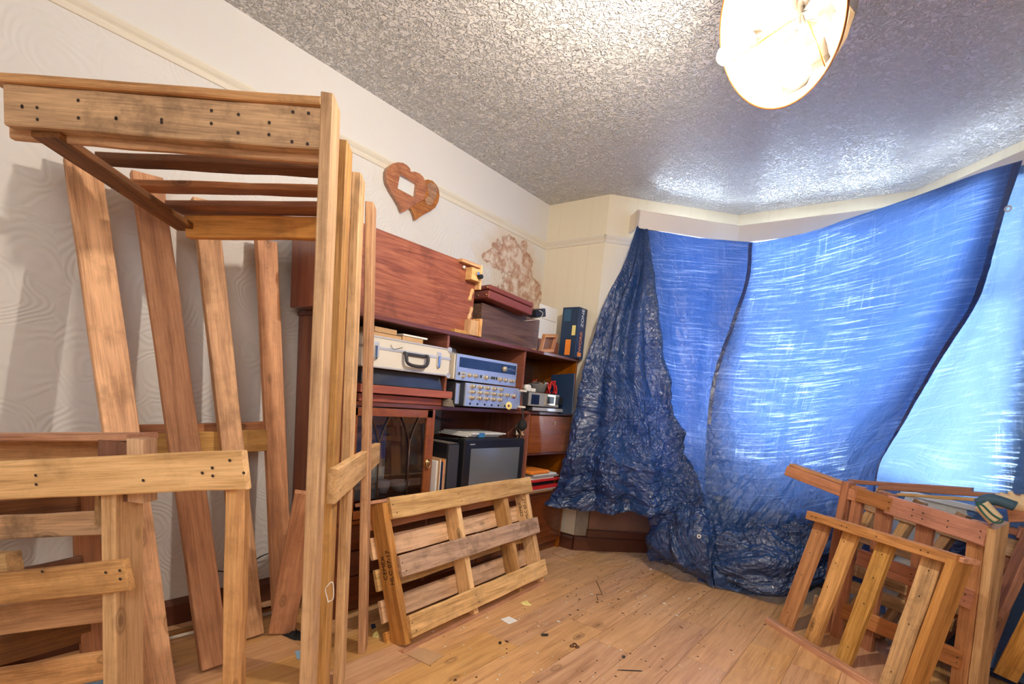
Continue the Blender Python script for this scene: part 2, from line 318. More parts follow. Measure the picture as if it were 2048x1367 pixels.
def bev(o, w=0.003, seg=2):
    md = o.modifiers.new('bevel', 'BEVEL'); md.width = w; md.segments = seg; md.limit_method = 'ANGLE'; md.harden_normals = False; return o
def box(parent, name, lo, hi, mat, bv=0.002, mw=None, seg=2):
    """box in parent-free world axes (or in the frame mw); local X is the longest axis so that grain runs along it"""
    lo = Vector(lo); hi = Vector(hi); c = (lo + hi) / 2; s = [abs(hi[i] - lo[i]) / 2 for i in range(3)]
    ax = max(range(3), key=lambda i: s[i])
    perm = [Matrix.Identity(3), Matrix(((0, 1, 0), (1, 0, 0), (0, 0, -1))), Matrix(((0, 0, 1), (0, 1, 0), (-1, 0, 0)))][ax]
    ls = {0: s, 1: [s[1], s[0], s[2]], 2: [s[2], s[1], s[0]]}[ax]
    v, f = [], []; boxm(v, f, [-q for q in ls], ls); o = link(name, mesh(name, v, f), mat, parent, (mw or Matrix.Identity(4)) @ Matrix.Translation(c) @ perm.to_4x4())
    if bv: bev(o, bv, seg)
    return o
def boxes(parent, name, lst, mat, bv=0.0, mw=None):
    v, f = [], []
    for lo, hi in lst: boxm(v, f, lo, hi)
    o = link(name, mesh(name, v, f), mat, parent, mw)
    if bv: bev(o, bv)
    return o
def cyl(parent, name, A, B, r, mat, seg=20, r2=None, smooth=True, bv=0):
    A = Vector(A); B = Vector(B); r2 = r if r2 is None else r2; d = (B - A); q = d.normalized().to_track_quat('Z', 'Y').to_matrix().to_4x4(); q.translation = A
    vs = []; h = d.length
    for zz, rr in ((0, r), (h, r2)):
        for i in range(seg): a = 2 * PI * i / seg; vs.append((rr * math.cos(a), rr * math.sin(a), zz))
    fs = [(i, (i + 1) % seg, seg + (i + 1) % seg, seg + i) for i in range(seg)] + [tuple(range(seg - 1, -1, -1)), tuple(range(seg, 2 * seg))]
    o = link(name, mesh(name, vs, fs), mat, parent, q)
    if smooth:
        for p in o.data.polygons[:seg]: p.use_smooth = True
    if bv: bev(o, bv)
    return o
def lathe(parent, name, A, axis, prof, mat, seg=24):
    """profile: (radius, height along axis)"""
    q = Vector(axis).normalized().to_track_quat('Z', 'Y').to_matrix().to_4x4(); q.translation = Vector(A); vs = []; fs = []
    for (r, h) in prof:
        for i in range(seg): a = 2 * PI * i / seg; vs.append((r * math.cos(a), r * math.sin(a), h))
    for j in range(len(prof) - 1):
        for i in range(seg): fs.append((j * seg + i, j * seg + (i + 1) % seg, (j + 1) * seg + (i + 1) % seg, (j + 1) * seg + i))
    return link(name, mesh(name, vs, fs), mat, parent, q, True)
def tube(parent, name, pts, r, mat, seg=6, closed=False, smooth_n=4):
    P = [np.array(p, float) for p in pts]
    if smooth_n > 1 and len(P) > 2:
        Q = []
        for i in range(len(P) - 1):
            p0 = P[max(0, i - 1)]; p1 = P[i]; p2 = P[i + 1]; p3 = P[min(len(P) - 1, i + 2)]
            for k in range(smooth_n):
                t = k / smooth_n; Q.append(0.5 * ((2 * p1) + (p2 - p0) * t + (2 * p0 - 5 * p1 + 4 * p2 - p3) * t * t + (3 * p1 - p0 - 3 * p2 + p3) * t ** 3))
        Q.append(P[-1]); P = Q
    c = sum(P) / len(P); vs = []; fs = []; n = len(P)
    for i, p in enumerate(P):
        d = P[min(n - 1, i + 1)] - P[max(0, i - 1)]; d = d / (np.linalg.norm(d) + 1e-9)
        up = np.array([0, 0, 1.]) if abs(d[2]) < 0.9 else np.array([1., 0, 0]); a = np.cross(d, up); a /= np.linalg.norm(a); b = np.cross(d, a)
        rr = r[i * len(r) // n] if isinstance(r, (list, tuple)) else r
        for k in range(seg): t = 2 * PI * k / seg; vs.append(p - c + rr * (math.cos(t) * a + math.sin(t) * b))
    for i in range(n - 1):
        for k in range(seg): fs.append((i * seg + k, i * seg + (k + 1) % seg, (i + 1) * seg + (k + 1) % seg, (i + 1) * seg + k))
    fs.append(tuple(range(seg - 1, -1, -1))); fs.append(tuple(range((n - 1) * seg, n * seg)))
    return link(name, mesh(name, vs, fs), mat, parent, Matrix.Translation(c), True)
def prism(parent, name, poly, th, mat, mw, bv=0.0):
    """polygon in local XY extruded +Z by th"""
    n = len(poly); vs = [(x, y, 0) for x, y in poly] + [(x, y, th) for x, y in poly]
    fs = [(i, (i + 1) % n, n + (i + 1) % n, n + i) for i in range(n)] + [tuple(range(n - 1, -1, -1)), tuple(range(n, 2 * n))]
    o = link(name, mesh(name, vs, fs), mat, parent, mw)
    if bv: bev(o, bv)
    return o
def basis(x, y, o):
    x = Vector(x).normalized(); y = Vector(y); y = (y - x * y.dot(x)).normalized(); z = x.cross(y)
    m = Matrix((x, y, z)).transposed().to_4x4(); m.translation = Vector(o); return m
def text(parent, name, body, size, mat, mw, extrude=0.0004, align='CENTER'):
    c = D.curves.new(name, 'FONT'); c.body = body; c.size = size; c.extrude = extrude; c.align_x = align; c.align_y = 'CENTER'
    c.resolution_u = 3; o = D.objects.new(name, c); COL.objects.link(o); c.materials.append(MAT[mat]); o.parent = parent
    bpy.context.view_layer.update(); me = D.meshes.new_from_object(o.evaluated_get(bpy.context.evaluated_depsgraph_get())); D.objects.remove(o); me.materials.clear()
    return link(name, me, mat, parent, mw)
def nails(parent, pts, nrm, r=0.0035):
    """dark nail heads driven into the planks, one joined part"""
    vs = []; fs = []; n = Vector(nrm).normalized(); a = n.orthogonal().normalized(); b = n.cross(a)
    for p in pts:
        p = Vector(p) + n * 0.0012; k = len(vs)
        for i in range(6): t = 2 * PI * i / 6; vs.append(p + r * (math.cos(t) * a + math.sin(t) * b))
        fs.append(tuple(range(k, k + 6)))
    o = link('nail_heads', mesh('nail_heads', vs, fs), 'nail', parent); o['kind'] = 'stuff'; return o
# ================================================================ THE ROOM
H = 2.6; XL = -2.43; YF = 3.33; XR = 2.25; YB = -1.35; T = 0.12
def struct(o): o['kind'] = 'structure'; return o
# floor: base slab plus laminate planks running towards the bay
base = boxes(None, 'floor', [((XL - T, YB - T, -0.12), (XR + T, 4.30, -0.012))], 'panel_brown'); struct(base)
pw = 0.195; i = 0; x = XL
while x < XR:
    x1 = min(x + pw, XR); y = YB - random.uniform(0, 1.2); ymax = 4.07
    while y < ymax:
        ya = max(y, YB); yb = min(y + 1.28, ymax)
        if yb - ya > 0.03 and not (x < -1.95 and ya > 3.4) and not (x > 0.6 and ya > 3.4):
            hz = random.uniform(-0.0003, 0.0003); v, f = [], []
            ln = yb - ya; boxm(v, f, (-ln / 2 + 0.0006, -(x1 - x) / 2 + 0.0007, -0.012), (ln / 2 - 0.0006, (x1 - x) / 2 - 0.0007, 0.0 + hz))
            o = link('floor_plank', mesh('floor_plank', v, f), 'floor', base, Matrix.Translation(((x + x1) / 2, (ya + yb) / 2, 0)) @ Matrix.Rotation(PI / 2, 4, 'Z'))
        y += 1.28
    x += pw; i += 1
struct(boxes(None, 'ceiling', [((XL - T, YB - T, H), (XR + T, 4.3, H + 0.1))], 'ceiling'))
struct(boxes(None, 'wall_left', [((XL - T, YB - T, 0), (XL, YF + T, H))], 'wall_paper'))
struct(boxes(None, 'wall_right', [((XR, YB - T, 0), (XR + T, YF + T, H))], 'white_paint'))
struct(boxes(None, 'wall_back', [((XL, YB - T, 0), (XR, YB, H))], 'white_paint'))
B0 = (-1.916, YF); B1 = (-1.237, 4.065); B2 = (-0.204, 4.065); B3 = (0.475, YF)
struct(boxes(None, 'wall_far_left', [((XL, YF, 0), (B0[0] - 0.0, YF + T, H))], 'bay_paper'))
struct(boxes(None, 'wall_far_right', [((B3[0], YF, 0), (XR, YF + T, H))], 'bay_paper'))
def bay(name, a, b, wn, wname):
    ax, ay = a; bx, by = b; d = Vector((bx - ax, by - ay, 0)); ln = d.length; mw = basis(d, Vector((-d.y, d.x, 0)), (ax, ay, 0))
    SILL = 0.78; HEAD = 2.52; J = 0.07; JL = 0.30 if wn == 'window_1' else J
    v, f = [], []; ext = 0.05
    boxm(v, f, (-0.0, 0, 0), (ln + 0.0, T, SILL)); boxm(v, f, (0, 0, HEAD), (ln, T, H)); boxm(v, f, (0, 0, SILL), (JL, T, HEAD)); boxm(v, f, (ln - J, 0, SILL), (ln, T, HEAD))
    struct(link(name, mesh(name, v, f), 'bay_paper', None, mw))
    w = D.objects.new(wn, None); COL.objects.link(w); w['kind'] = 'structure'; w.location = mw @ Vector((ln / 2, 0.06, SILL)); w.empty_display_size = 0.1
    fr = 0.045; x0, x1 = JL, ln - J; cuts = [x0 + (x1 - x0) * k / (2 if ln > 1.01 else 1) for k in range((2 if ln > 1.01 else 1) + 1)]
    boxes(w, 'window_frame', [((x0, 0.04, SILL), (x1, 0.09, SILL + fr)), ((x0, 0.04, HEAD - fr), (x1, 0.09, HEAD)), ((x0, 0.04, SILL), (x0 + fr, 0.09, HEAD)), ((x1 - fr, 0.04, SILL), (x1, 0.09, HEAD)), ((x0, 0.04, 1.86), (x1, 0.09, 1.90))]
          + [((c - fr / 2, 0.04, SILL), (c + fr / 2, 0.09, HEAD)) for c in cuts[1:-1]], 'white_paint', mw=mw)
    boxes(w, 'window_sill', [((x0, -0.012, SILL - 0.03), (x1, 0.04, SILL))], 'white_paint', 0.004, mw=mw)
    for c0, c1 in zip(cuts[:-1], cuts[1:]):
        boxes(w, 'pane', [((c0 + 0.02, 0.062, SILL + 0.04), (c1 - 0.02, 0.066, 1.86))], 'glass', mw=mw)
        boxes(w, 'pane', [((c0 + 0.02, 0.062, 1.90), (c1 - 0.02, 0.066, HEAD - 0.04))], 'glass', mw=mw)
bay('wall_bay_left', B0, B1, 'window_1', '')
bay('wall_bay_centre', B1, B2, 'window_2', '')
bay('wall_bay_right', B2, B3, 'window_3', '')
# picture rail (stepped moulding)
def moulding(name, a, b, nrm, prof, mat, parent=None):
    a = Vector(a); b = Vector(b); d = (b - a); mw = basis(d, nrm, a); ln = d.length; vs = []; fs = []; n = len(prof)
    for x in (0, ln):
        for (h, z) in prof: vs.append((x, h, z))
    zs = -1 if (mw.to_3x3() @ Vector((0, 0, 1))).z < 0 else 1
    vs = [(x, y, z * zs) for x, y, z in vs]
    for k in range(n - 1): fs.append((k, k + 1, n + k + 1, n + k))
    fs += [tuple(range(n)), tuple(range(2 * n - 1, n - 1, -1))]
    o = link(name, mesh(name, vs, fs), mat, parent, mw); struct(o); return o
RP = [(0, -0.028), (0.006, -0.026), (0.012, -0.012), (0.009, -0.006), (0.018, 0.004), (0.024, 0.014), (0.022, 0.022), (0.010, 0.026), (0, 0.03)]
moulding('trim_1', (XL, YB, 2.30), (XL, YF, 2.30), (1, 0, 0), RP, 'cream')
moulding('trim_2', (XL, YF, 2.30), (B0[0], YF, 2.30), (0, -1, 0), RP, 'cream')
dl = (Vector((B1[0], B1[1], 0)) - Vector((B0[0], B0[1], 0))).normalized(); nl = Vector((dl.y, -dl.x, 0))
moulding('trim_3', (B0[0], B0[1], 2.30), (B0[0] + dl.x * .22, B0[1] + dl.y * .22, 2.30), nl, RP, 'cream')
SK = [(0, 0), (0.018, 0), (0.018, 0.09), (0.012, 0.105), (0, 0.115)]
moulding('baseboard_left', (XL, YB, 0), (XL, YF, 0), (1, 0, 0), SK, 'skirting')
moulding('baseboard_far', (XL, YF, 0), (B0[0], YF, 0), (0, -1, 0), SK, 'skirting')
moulding('baseboard_bay_left', (B0[0], B0[1], 0), (B1[0], B1[1], 0), nl, SK, 'skirting')
moulding('baseboard_bay_centre', (B1[0], B1[1], 0), (B2[0], B2[1], 0), (0, -1, 0), SK, 'skirting')
# brown panel and bare plaster under the left bay window
mwl = basis((dl.x, dl.y, 0), nl, (B0[0], B0[1], 0))
def lb(lo, hi): return ((lo[0], lo[1], -hi[2]), (hi[0], hi[1], -lo[2]))
zs = (mwl.to_3x3() @ Vector((0, 0, 1))).z
def bayboxes(name, lo, hi, mat):
    a, b = (lo, hi) if zs > 0 else ((lo[0], lo[1], -hi[2]), (hi[0], hi[1], -lo[2])); o = boxes(None, name, [(a, b)], mat, 0.004, mw=mwl); return o
struct(bayboxes('trim_4', (0.10, 0.0, 0.17), (0.85, 0.03, 0.62), 'panel_brown'))
struct(bayboxes('trim_5', (0.0, 0.0, 0.115), (0.10, 0.012, 0.70), 'dark_wall'))
struct(bayboxes('trim_6', (0.09, 0.0, 0.115), (0.86, 0.05, 0.17), 'skirting'))
# pelmet round the bay
off = 0.14
def offl(a, b, o):
    a = Vector((a[0], a[1], 0)); b = Vector((b[0], b[1], 0)); d = (b - a).normalized(); n = Vector((d.y, -d.x, 0)); return a + n * o, d
def isect(p, d, q, e):
    den = d.x * e.y - d.y * e.x; t = ((q.x - p.x) * e.y - (q.y - p.y) * e.x) / den; return p + d * t
pel = thing('pelmet', 'long cream painted pelmet box running round the bay above the blue sheets', 'pelmet', (-0.7, 3.9, 2.35))
pa, da = offl(B0, B1, off); pb, db = offl(B1, B2, off); pc, dc = offl(B2, B3, off)
c1 = isect(pa, da, pb, db); c2 = isect(pb, db, pc, dc)
e0 = at_z(1268, 458, 2.355); e0 = pa + da * (Vector((e0[0], e0[1], 0)) - pa).dot(da); e3 = isect(pc, dc, Vector((0, YF - .02, 0)), Vector((1, 0, 0)))
ZB, ZT = 2.355, 2.475
def board(a, b, name='fascia_board'):
    d = (b - a).normalized(); n = Vector((d.y, -d.x, 0)); q = [a, b, b - n * 0.018, a - n * 0.018]
    vs = [(p.x, p.y, z) for z in (ZB, ZT) for p in q]; o = link(name, mesh(name, vs, [(0, 3, 2, 1), (4, 5, 6, 7), (0, 1, 5, 4), (1, 2, 6, 5), (2, 3, 7, 6), (3, 0, 4, 7)]), 'pelmet_paint', pel); bev(o, 0.002)
board(e0, c1); board(c1, c2); board(c2, e3)
n0 = Vector((da.y, -da.x, 0)); w0 = e0 - n0 * (off - 0.002); q = [e0, e0 + da * 0.018, w0 + da * 0.018, w0]
link('end_board', mesh('end_board', [(p.x, p.y, z) for z in (ZB, ZT) for p in q], [(0, 3, 2, 1), (4, 5, 6, 7), (0, 1, 5, 4), (1, 2, 6, 5), (2, 3, 7, 6), (3, 0, 4, 7)]), 'pelmet_paint', pel)

# ================================================================ PALLETS AND BOARDS
Z3 = Vector((0, 0, 1))
# --- tall rack: four uprights with a cross plank (posts)
up = thing('upright_slat_rack', 'tall rack of four upright pine slats with a short cross plank, before the cabinet', 'pallet', (-1.5, 1.0, 0))
PT = [(-1.244, .750, 1.80), (-1.419, .905, 1.80), (-1.574, 1.060, 1.80), (-1.745, 1.235, 1.795)]
PB = [(-1.232, .745, 0), (-1.400, .897, 0), (-1.545, 1.060, 0), (-1.70, 1.275, 0)]
rd = (Vector(PT[3]) - Vector(PT[0])).normalized(); rd.z = 0; rn = Vector((rd.y, -rd.x, 0)); rn = rn if rn.x > 0 else -rn
for k in range(4):
    bar(up, PB[k], PT[k], rd, 0.088, 0.030, ['pine_pale', 'pine', 'pine_pale', 'pine'][k], name='upright')
zc = 0.93
def lerp(a, b, t): return Vector(a) * (1 - t) + Vector(b) * t
pA = at_pl(664, 972, np.array(PT[0]) + np.array(rn) * .028, rn); pB_ = at_pl(754, 905, np.array(PT[0]) + np.array(rn) * .028, rn)
bar(up, pA, pB_, Z3, 0.100, 0.026, 'pine_pale', name='cross_plank')
nails(up, [Vector(pA).lerp(Vector(pB_), t) + Z3 * s + rn * 0.013 for t in (.06, .3, .55, .8, .95) for s in (.022, -.02)], rn)
tube(up, 'string_loop', [at_pl(u, v, np.array(PB[0]) + np.array(rn) * .018 - np.array(rd) * .046, -np.array(rd)) for u, v in ((657, 1205), (651, 1180), (654, 1172), (664, 1163), (667, 1175), (666, 1197), (655, 1203))], 0.0015, 'white')
# --- pallet laid flat on top
tp = thing('flat_pallet_frame', 'pine pallet frame lying flat like a shelf on top of the tall uprights', 'pallet', (-1.8, .7, 1.7))
fA = Vector((-1.955, .262, 1.75)); fB = Vector((-1.275, .745, 1.745)); bd = (fB - fA).normalized(); bn = Vector((-bd.y, bd.x, 0))
bar(tp, fA + bn * .02, fB + bn * .02, Z3, 0.098, 0.040, 'pine_grey', name='stringer')
bar(tp, fA + bn * .035 + Z3 * .060 - bd * .03, fB + bn * .035 + Z3 * .060, bn, 0.095, 0.020, 'pine', name='deck_board')
bar(tp, fA + bn * .045 - Z3 * .012 - bd * .025, fB + bn * .045 - Z3 * .012, Z3, 0.11, 0.018, 'pine', name='stringer')
def zb(u0, v0, u1, v1, z0, z1, ext=0.0):
    a = Vector(at_z(u0, v0, z0)); b = Vector(at_z(u1, v1, z1)); d = (b - a).normalized(); return a, b + d * ext
a, b = zb(207, 318, 645, 340, 1.775, 1.785, .06); bar(tp, a, b, bn, 0.075, 0.022, 'pine_dark', name='deck_board', rough=.004)
a, b = zb(278, 372, 645, 382, 1.755, 1.775, .08); bar(tp, a, b, bn, 0.060, 0.024, 'pine_red', name='deck_board', rough=.003)
a, b = zb(348, 415, 645, 418, 1.685, 1.72, .07); bar(tp, a, b, bn, 0.095, 0.020, 'pine_red', name='deck_board')
a = Vector(at_z(376, 455, 1.625)); b = Vector(at_z(645, 457, 1.665)); bar(tp, a, b + (b - a).normalized() * .07, Z3, 0.075, 0.035, 'pine_orange', name='stringer')
bar(tp, Vector(at_z(90, 266, 1.695)) , Vector(at_z(374, 456, 1.625)), bd, 0.082, 0.022, 'pine_dark', name='bottom_board')
bar(tp, fA - bd * .012 + bn * .02, fA - bd * .012 + bn * .02 + Z3 * .0 + bn * .001, bn, .04, .1, 'pine', name='end_block') if False else None
nails(tp, [fA + bd * t + Z3 * s for t in (.05, .09, .2, .3, .42, .55, .62, .7, .76, .8) for s in (random.uniform(-.02, .04), random.uniform(-.04, .0))], -bn, .0045)
# --- boards leaning on the left wall, joined by a stringer behind
lp = thing('leaning_slat_rack', 'tall rack of pine slats leaning back against the left wall under the flat frame', 'pallet', (-2.1, .9, 0))
LT = [((165, 325), -2.375), ((293, 352), -2.37), ((408, 402), -2.37), ((532, 482), -2.37)]
LBp = [(318, 1410), (430, 1335), (505, 1275), (566, 1150)]; LB = []
for k in range(4):
    top = at_x(LT[k][0][0], LT[k][0][1], LT[k][1]); bot = at_z(*LBp[k], 0.0)
    if k == 3: bot = at_z(566, 1240, 0)
    if k == 0: bot = at_z(318, 1400, 0)
    LB.append((Vector(bot), Vector(top)))
    bar(lp, Vector(bot) + Z3 * .012, top, (0.08, 1, 0), [.100, .100, .088, .088][k], 0.036, ['pine', 'pine_orange', 'pine', 'pine_orange'][k], name='slat')
    nails(lp, [Vector(bot).lerp(Vector(top), t) + Vector((.016, random.uniform(-.02, .02), 0)) for t in (.06, .09, .5, .53, .9, .93)], Vector((1, -.3, .2)))
bar(lp, at_x(262, 893, -2.25), at_x(532, 880, -2.25), Z3, .095, .022, 'pine', name='cross_plank')
bar(lp, at_x(262, 868, -2.30), at_x(532, 858, -2.30), Z3, .07, .03, 'pine_red', name='cross_plank')
# --- near left crate of slats
kd = _n(np.array([.82, .57, 0])); kn = np.array([.57, -.82, 0]); kn = _n(kn); K0 = at_r(245, 900, 1.50); K0[2] = 0
kc = thing('half_dismantled_pallet', 'half dismantled pallet standing on edge at the near left, one long plank jutting out', 'pallet', K0)
def kp(u, v, o=0.0): return Vector(at_pl(u, v, K0 + kn * o, kn))
def kbar(u0, v0, u1, v1, w, t, o, mat='pine', name='slat', wd=Z3, ext=0.0):
    a = kp(u0, v0, o); b = kp(u1, v1, o); d = (a - b).normalized(); return bar(kc, a + d * ext, b, wd, w, t, mat, name)
kbar(0, 960, 493, 938, .088, .022, .035, 'pine_pale', 'long_plank', ext=.35)
kbar(0, 1176, 258, 1149, .075, .022, .035, 'pine', ext=.35)
def kv(u, vtop, dz, w, t, o, mat, name='stringer', ztop=None):
    p = kp(u, vtop, o); bar(kc, Vector((p.x, p.y, dz)), p, kd, w, t, mat, name); return p
kv(245, 930, 0.0, .036, .09, -.025, 'pine_pale')
kv(240, 880, .79, .07, .05, -.03, 'pine_dark', 'block')
kv(284, 876, .79, .04, .05, -.03, 'pine_pale', 'block')
kv(476, 962, 0.0, .030, .055, -.005, 'pine', 'leg')
kbar(0, 902, 203, 902, .062, .022, -.10, 'pine', ext=.3)
kbar(0, 873, 286, 873, .016, .10, -.06, 'pine_orange', 'top_board', ext=.3)
kbar(0, 1054, 232, 1044, .062, .022, -.12, 'pine_grey', ext=.3)
kbar(0, 1238, 232, 1207, .085, .022, -.12, 'pine', ext=.3)
kbar(0, 1362, 232, 1325, .075, .022, -.08, 'pine', ext=.3)
p = kp(214, 975, -.10); bar(kc, p, kp(213, 1048, -.10), kd, .042, .03, 'pine_grey', 'block')
kbar(-40, 1128, 30, 1126, .055, .04, -.02, 'pine_grey', 'block')
nails(kc, [kp(u, v, .048) for u, v in ((72, 950), (73, 968), (405, 945), (425, 935), (426, 951), (460, 920), (488, 945), (240, 1140), (241, 1157), (212, 1144), (85, 1142), (287, 960))], kn, .0038)
# --- darker crate behind it, by the wall
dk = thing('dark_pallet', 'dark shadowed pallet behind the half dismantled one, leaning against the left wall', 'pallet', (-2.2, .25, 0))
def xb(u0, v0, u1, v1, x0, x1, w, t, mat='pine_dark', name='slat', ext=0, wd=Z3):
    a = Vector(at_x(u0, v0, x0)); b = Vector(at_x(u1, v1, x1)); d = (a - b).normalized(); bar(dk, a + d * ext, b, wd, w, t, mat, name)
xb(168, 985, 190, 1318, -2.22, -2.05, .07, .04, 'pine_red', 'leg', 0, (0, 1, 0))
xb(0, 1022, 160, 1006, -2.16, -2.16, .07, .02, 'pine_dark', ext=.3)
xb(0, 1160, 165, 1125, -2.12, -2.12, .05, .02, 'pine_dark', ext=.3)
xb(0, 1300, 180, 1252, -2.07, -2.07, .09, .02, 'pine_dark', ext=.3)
# --- short board leaning in front of the cabinet side
sb = thing('short_board', 'short knotty pine board leaning beside the cabinet end', 'board', at_z(566, 1262, 0))
a = Vector(at_z(563, 1262, 0.01)); b = Vector(at_r(617, 985, 2.16)); bar(sb, a, b, Vector(at_r(680, 985, 2.16)) - Vector(at_r(560, 985, 2.16)), .105, .034, 'pine_orange', name='board_body')
# --- centre pallet leaning on the cabinet
cb0 = Vector(at_z(815, 1300, 0)); cb1 = Vector(at_z(1098, 1160, 0)); ce = (cb1 - cb0).normalized(); cLn = 1.2
cu = Vector((0, 0, 0.607)) + Vector((-.20, -.02, 0)); cu = (cu - ce * cu.dot(ce)).normalized(); cn = ce.cross(cu); cn = cn if cn.x > 0 else -cn
cp = thing('pallet', 'pine pallet with three face planks and stamped lettering, leaning on the cabinet front', 'pallet', cb0)
CH = 0.655
def C3(s, h, o): return cb0 + ce * s + cu * h + cn * o
# depth offsets: face planks o=0 .. stringers behind .. rear deck
for h, mt in ((CH - .045, 'pine_pale'), (CH * .535, 'pine_grey'), (.085, 'pine_pale')):
    bar(cp, C3(.03, h + .005, .0), C3(cLn, h + .005, .0), cu, .098, .020, mt, name='face_plank')
for k, s in enumerate((.02, .50, .93, 1.165)):
    bar(cp, C3(s, .0 if k else .02, -.055), C3(s, CH - .01, -.055), ce, .036, .09, ['pine_orange', 'pine_pale', 'pine', 'pine_pale'][k], name='stringer')
for k, h in enumerate((.03, .17, .31, .45, .58)):
    bar(cp, C3(-.02, h, -.11), C3(cLn - .02, h, -.11), cu, .098 if k else .10, .018, ['pine_orange', 'pine_pale', 'pine_pale', 'pine_pale', 'pine_red'][k], name='deck_board')
bar(cp, C3(-.03, .0, -.035), C3(cLn - .02, .0, -.035), cn, .085, .018, 'pine_orange', name='bottom_board')
bar(cp, C3(-.05, CH, -.09), C3(cLn - .04, CH, -.09), cn, .08, .016, 'pine_orange', name='top_board')
nails(cp, [C3(s + ds, h + dh, .0105) for s in (.05, .50, .93, 1.165) for h in (CH - .045, CH * .535, .085) for ds, dh in ((-.008, .02), (.008, -.018))], cn)
mt = basis(cu, -ce.cross(cu).cross(cu) if False else cn, C3(.0, .30, -.055)); 
tm = Matrix((cu, cn, cu.cross(cn))).transposed().to_4x4()
if (tm.to_3x3() @ Z3).dot(ce) > 0: tm = Matrix((cu, -cn, cu.cross(-cn))).transposed().to_4x4()
tm.translation = C3(.0005, .36, -.042); text(cp, 'lettering', 'CEMEX', .034, 'bakelite', tm @ Matrix.Translation((.0, .023, 0)))
text(cp, 'lettering', 'HLC 07-17', .034, 'bakelite', tm @ Matrix.Translation((.0, -.016, 0)))
tm2 = tm.copy(); tm2.translation = C3(1.145, .47, -.05); text(cp, 'lettering', 'HLC 07-17', .028, 'bakelite', tm2 @ Matrix.Translation((0, -.018, 0))); text(cp, 'lettering', 'CEMEX', .028, 'bakelite', tm2 @ Matrix.Translation((0, .018, 0)))

# --- right-hand pallets
class Quad:
    def __init__(s, tl, tr, bl, br, nrm): s.c = [Vector(x) for x in (tl, tr, bl, br)]; s.n = Vector(nrm).normalized()
    def p(s, a, b, o=0.0):
        tl, tr, bl, br = s.c; return (tl * (1 - a) + tr * a) * (1 - b) + (bl * (1 - a) + br * a) * b + s.n * o
def plane_n(a, b, c):
    n = (Vector(b) - Vector(a)).cross(Vector(c) - Vector(a)).normalized(); return n if n.dot(Vector(CAM) - Vector(a)) > 0 else -n
# R1: slatted frame leaning in front
b0 = Vector(at_z(1543, 1245, .0)); b1 = Vector(at_z(1760, 1380, .0)); rdv = Vector((.784, -.62, 0)).normalized()
t0 = Vector((-.352, 3.08, .640)); t1 = t0 + rdv * .74; bb0 = b0; bb1 = b0 + rdv * .78
n1 = plane_n(bb0, bb1, t0); q1 = Quad(t0, t1, bb0, bb1, n1)
r1 = thing('slatted_pallet_frame', 'low slatted pine frame leaning in front of the right hand stack', 'pallet', b0)
bar(r1, q1.p(.0, .0, .012), q1.p(1.0, .0, .012), q1.p(0, 1) - q1.p(0, 0), .045, .04, 'pine_orange', name='rail')
bar(r1, q1.p(.06, -.01, -.03), q1.p(1.02, -.01, -.03), n1, .09, .02, 'pine_orange', name='rail')
bar(r1, q1.p(-.01, 1.0, .02), q1.p(1.03, 1.0, .02), q1.p(0, 1) - q1.p(0, 0), .05, .045, 'pine_orange', name='rail')
ud = q1.p(0, 1) - q1.p(0, 0)
for a, a2, w, mt in ((.085, .085, .09, 'pine_orange'), (.315, .315, .08, 'pine'), (.56, .56, .078, 'pine'), (.84, .86, .085, 'pine_grey')):
    bar(r1, q1.p(a, .02, -.03), q1.p(a2, .97, -.03), rdv, w, .028, mt, name='slat')
bar(r1, q1.p(.985, .0, -.01), q1.p(.985, 1, -.01), n1, .10, .035, 'pine_orange', name='rail')
nails(r1, [q1.p(a, b, .034) for a in (.05, .09, .3, .34, .55, .82, .86) for b in (0.0,)] + [q1.p(a, b, -.015) for a in (.08, .3, .57, .85) for b in (.12, .3, .5, .85)], n1)
# R2: upright pallet behind
r2c = ((-.232, 3.137, .84), (.297, 2.77, .78), (-.235, 3.185, 0), (.36, 2.93, 0))
n2 = plane_n(r2c[2], r2c[3], r2c[0]); q2 = Quad(*r2c, n2)
r2 = thing('upright_pallet', 'reddish pine pallet standing on edge by the window, work gloves on its corner', 'pallet', r2c[2])
ed = (q2.p(1, 0) - q2.p(0, 0)).normalized(); vd = Z3
bar(r2, q2.p(.015, 0, -.02), q2.p(.015, 1, -.02), ed, .040, .06, 'pine_red', name='post')
bar(r2, q2.p(.115, 0.01, -.025), q2.p(.115, 1, -.025), ed, .055, .03, 'pine_red', name='slat')
bar(r2, q2.p(.325, 0.0, -.035), q2.p(.325, 1, -.035), ed, .082, .024, 'pine_red', name='slat')
bar(r2, q2.p(.62, 0.06, -.035), q2.p(.62, 1, -.035), ed, .075, .024, 'pine_red', name='slat')
bar(r2, q2.p(.945, 0.0, -.02), q2.p(.945, 1, -.02), ed, .065, .024, 'pine_orange', name='slat')
for b, mt, w, a0, a1 in ((.058, 'pine_red', .088, .36, 1.0), (.055, 'pine_red', .07, .12, .4), (.43, 'pine_red', .085, .2, .97), (.80, 'pine_red', .085, .15, .95)):
    bar(r2, q2.p(a0, b, -.005), q2.p(a1, b, -.005), Z3, w, .020, mt, name='rail')
rp = (q2.p(1, 0) - q2.p(0, 0)).cross(Z3).normalized(); rp = rp if rp.y > 0 else -rp
bar(r2, q2.p(1.02, 0, -.065), q2.p(1.02, 1, -.065), n2, .125, .030, 'pine_pale', name='stringer')
nails(r2, [q2.p(a, b, .007) for a in (.38, .55, .62, .78, .97) for b in (.04, .075)] + [q2.p(a, b, .007) for a in (.6, .93) for b in (.41, .45, .79, .82)], n2)
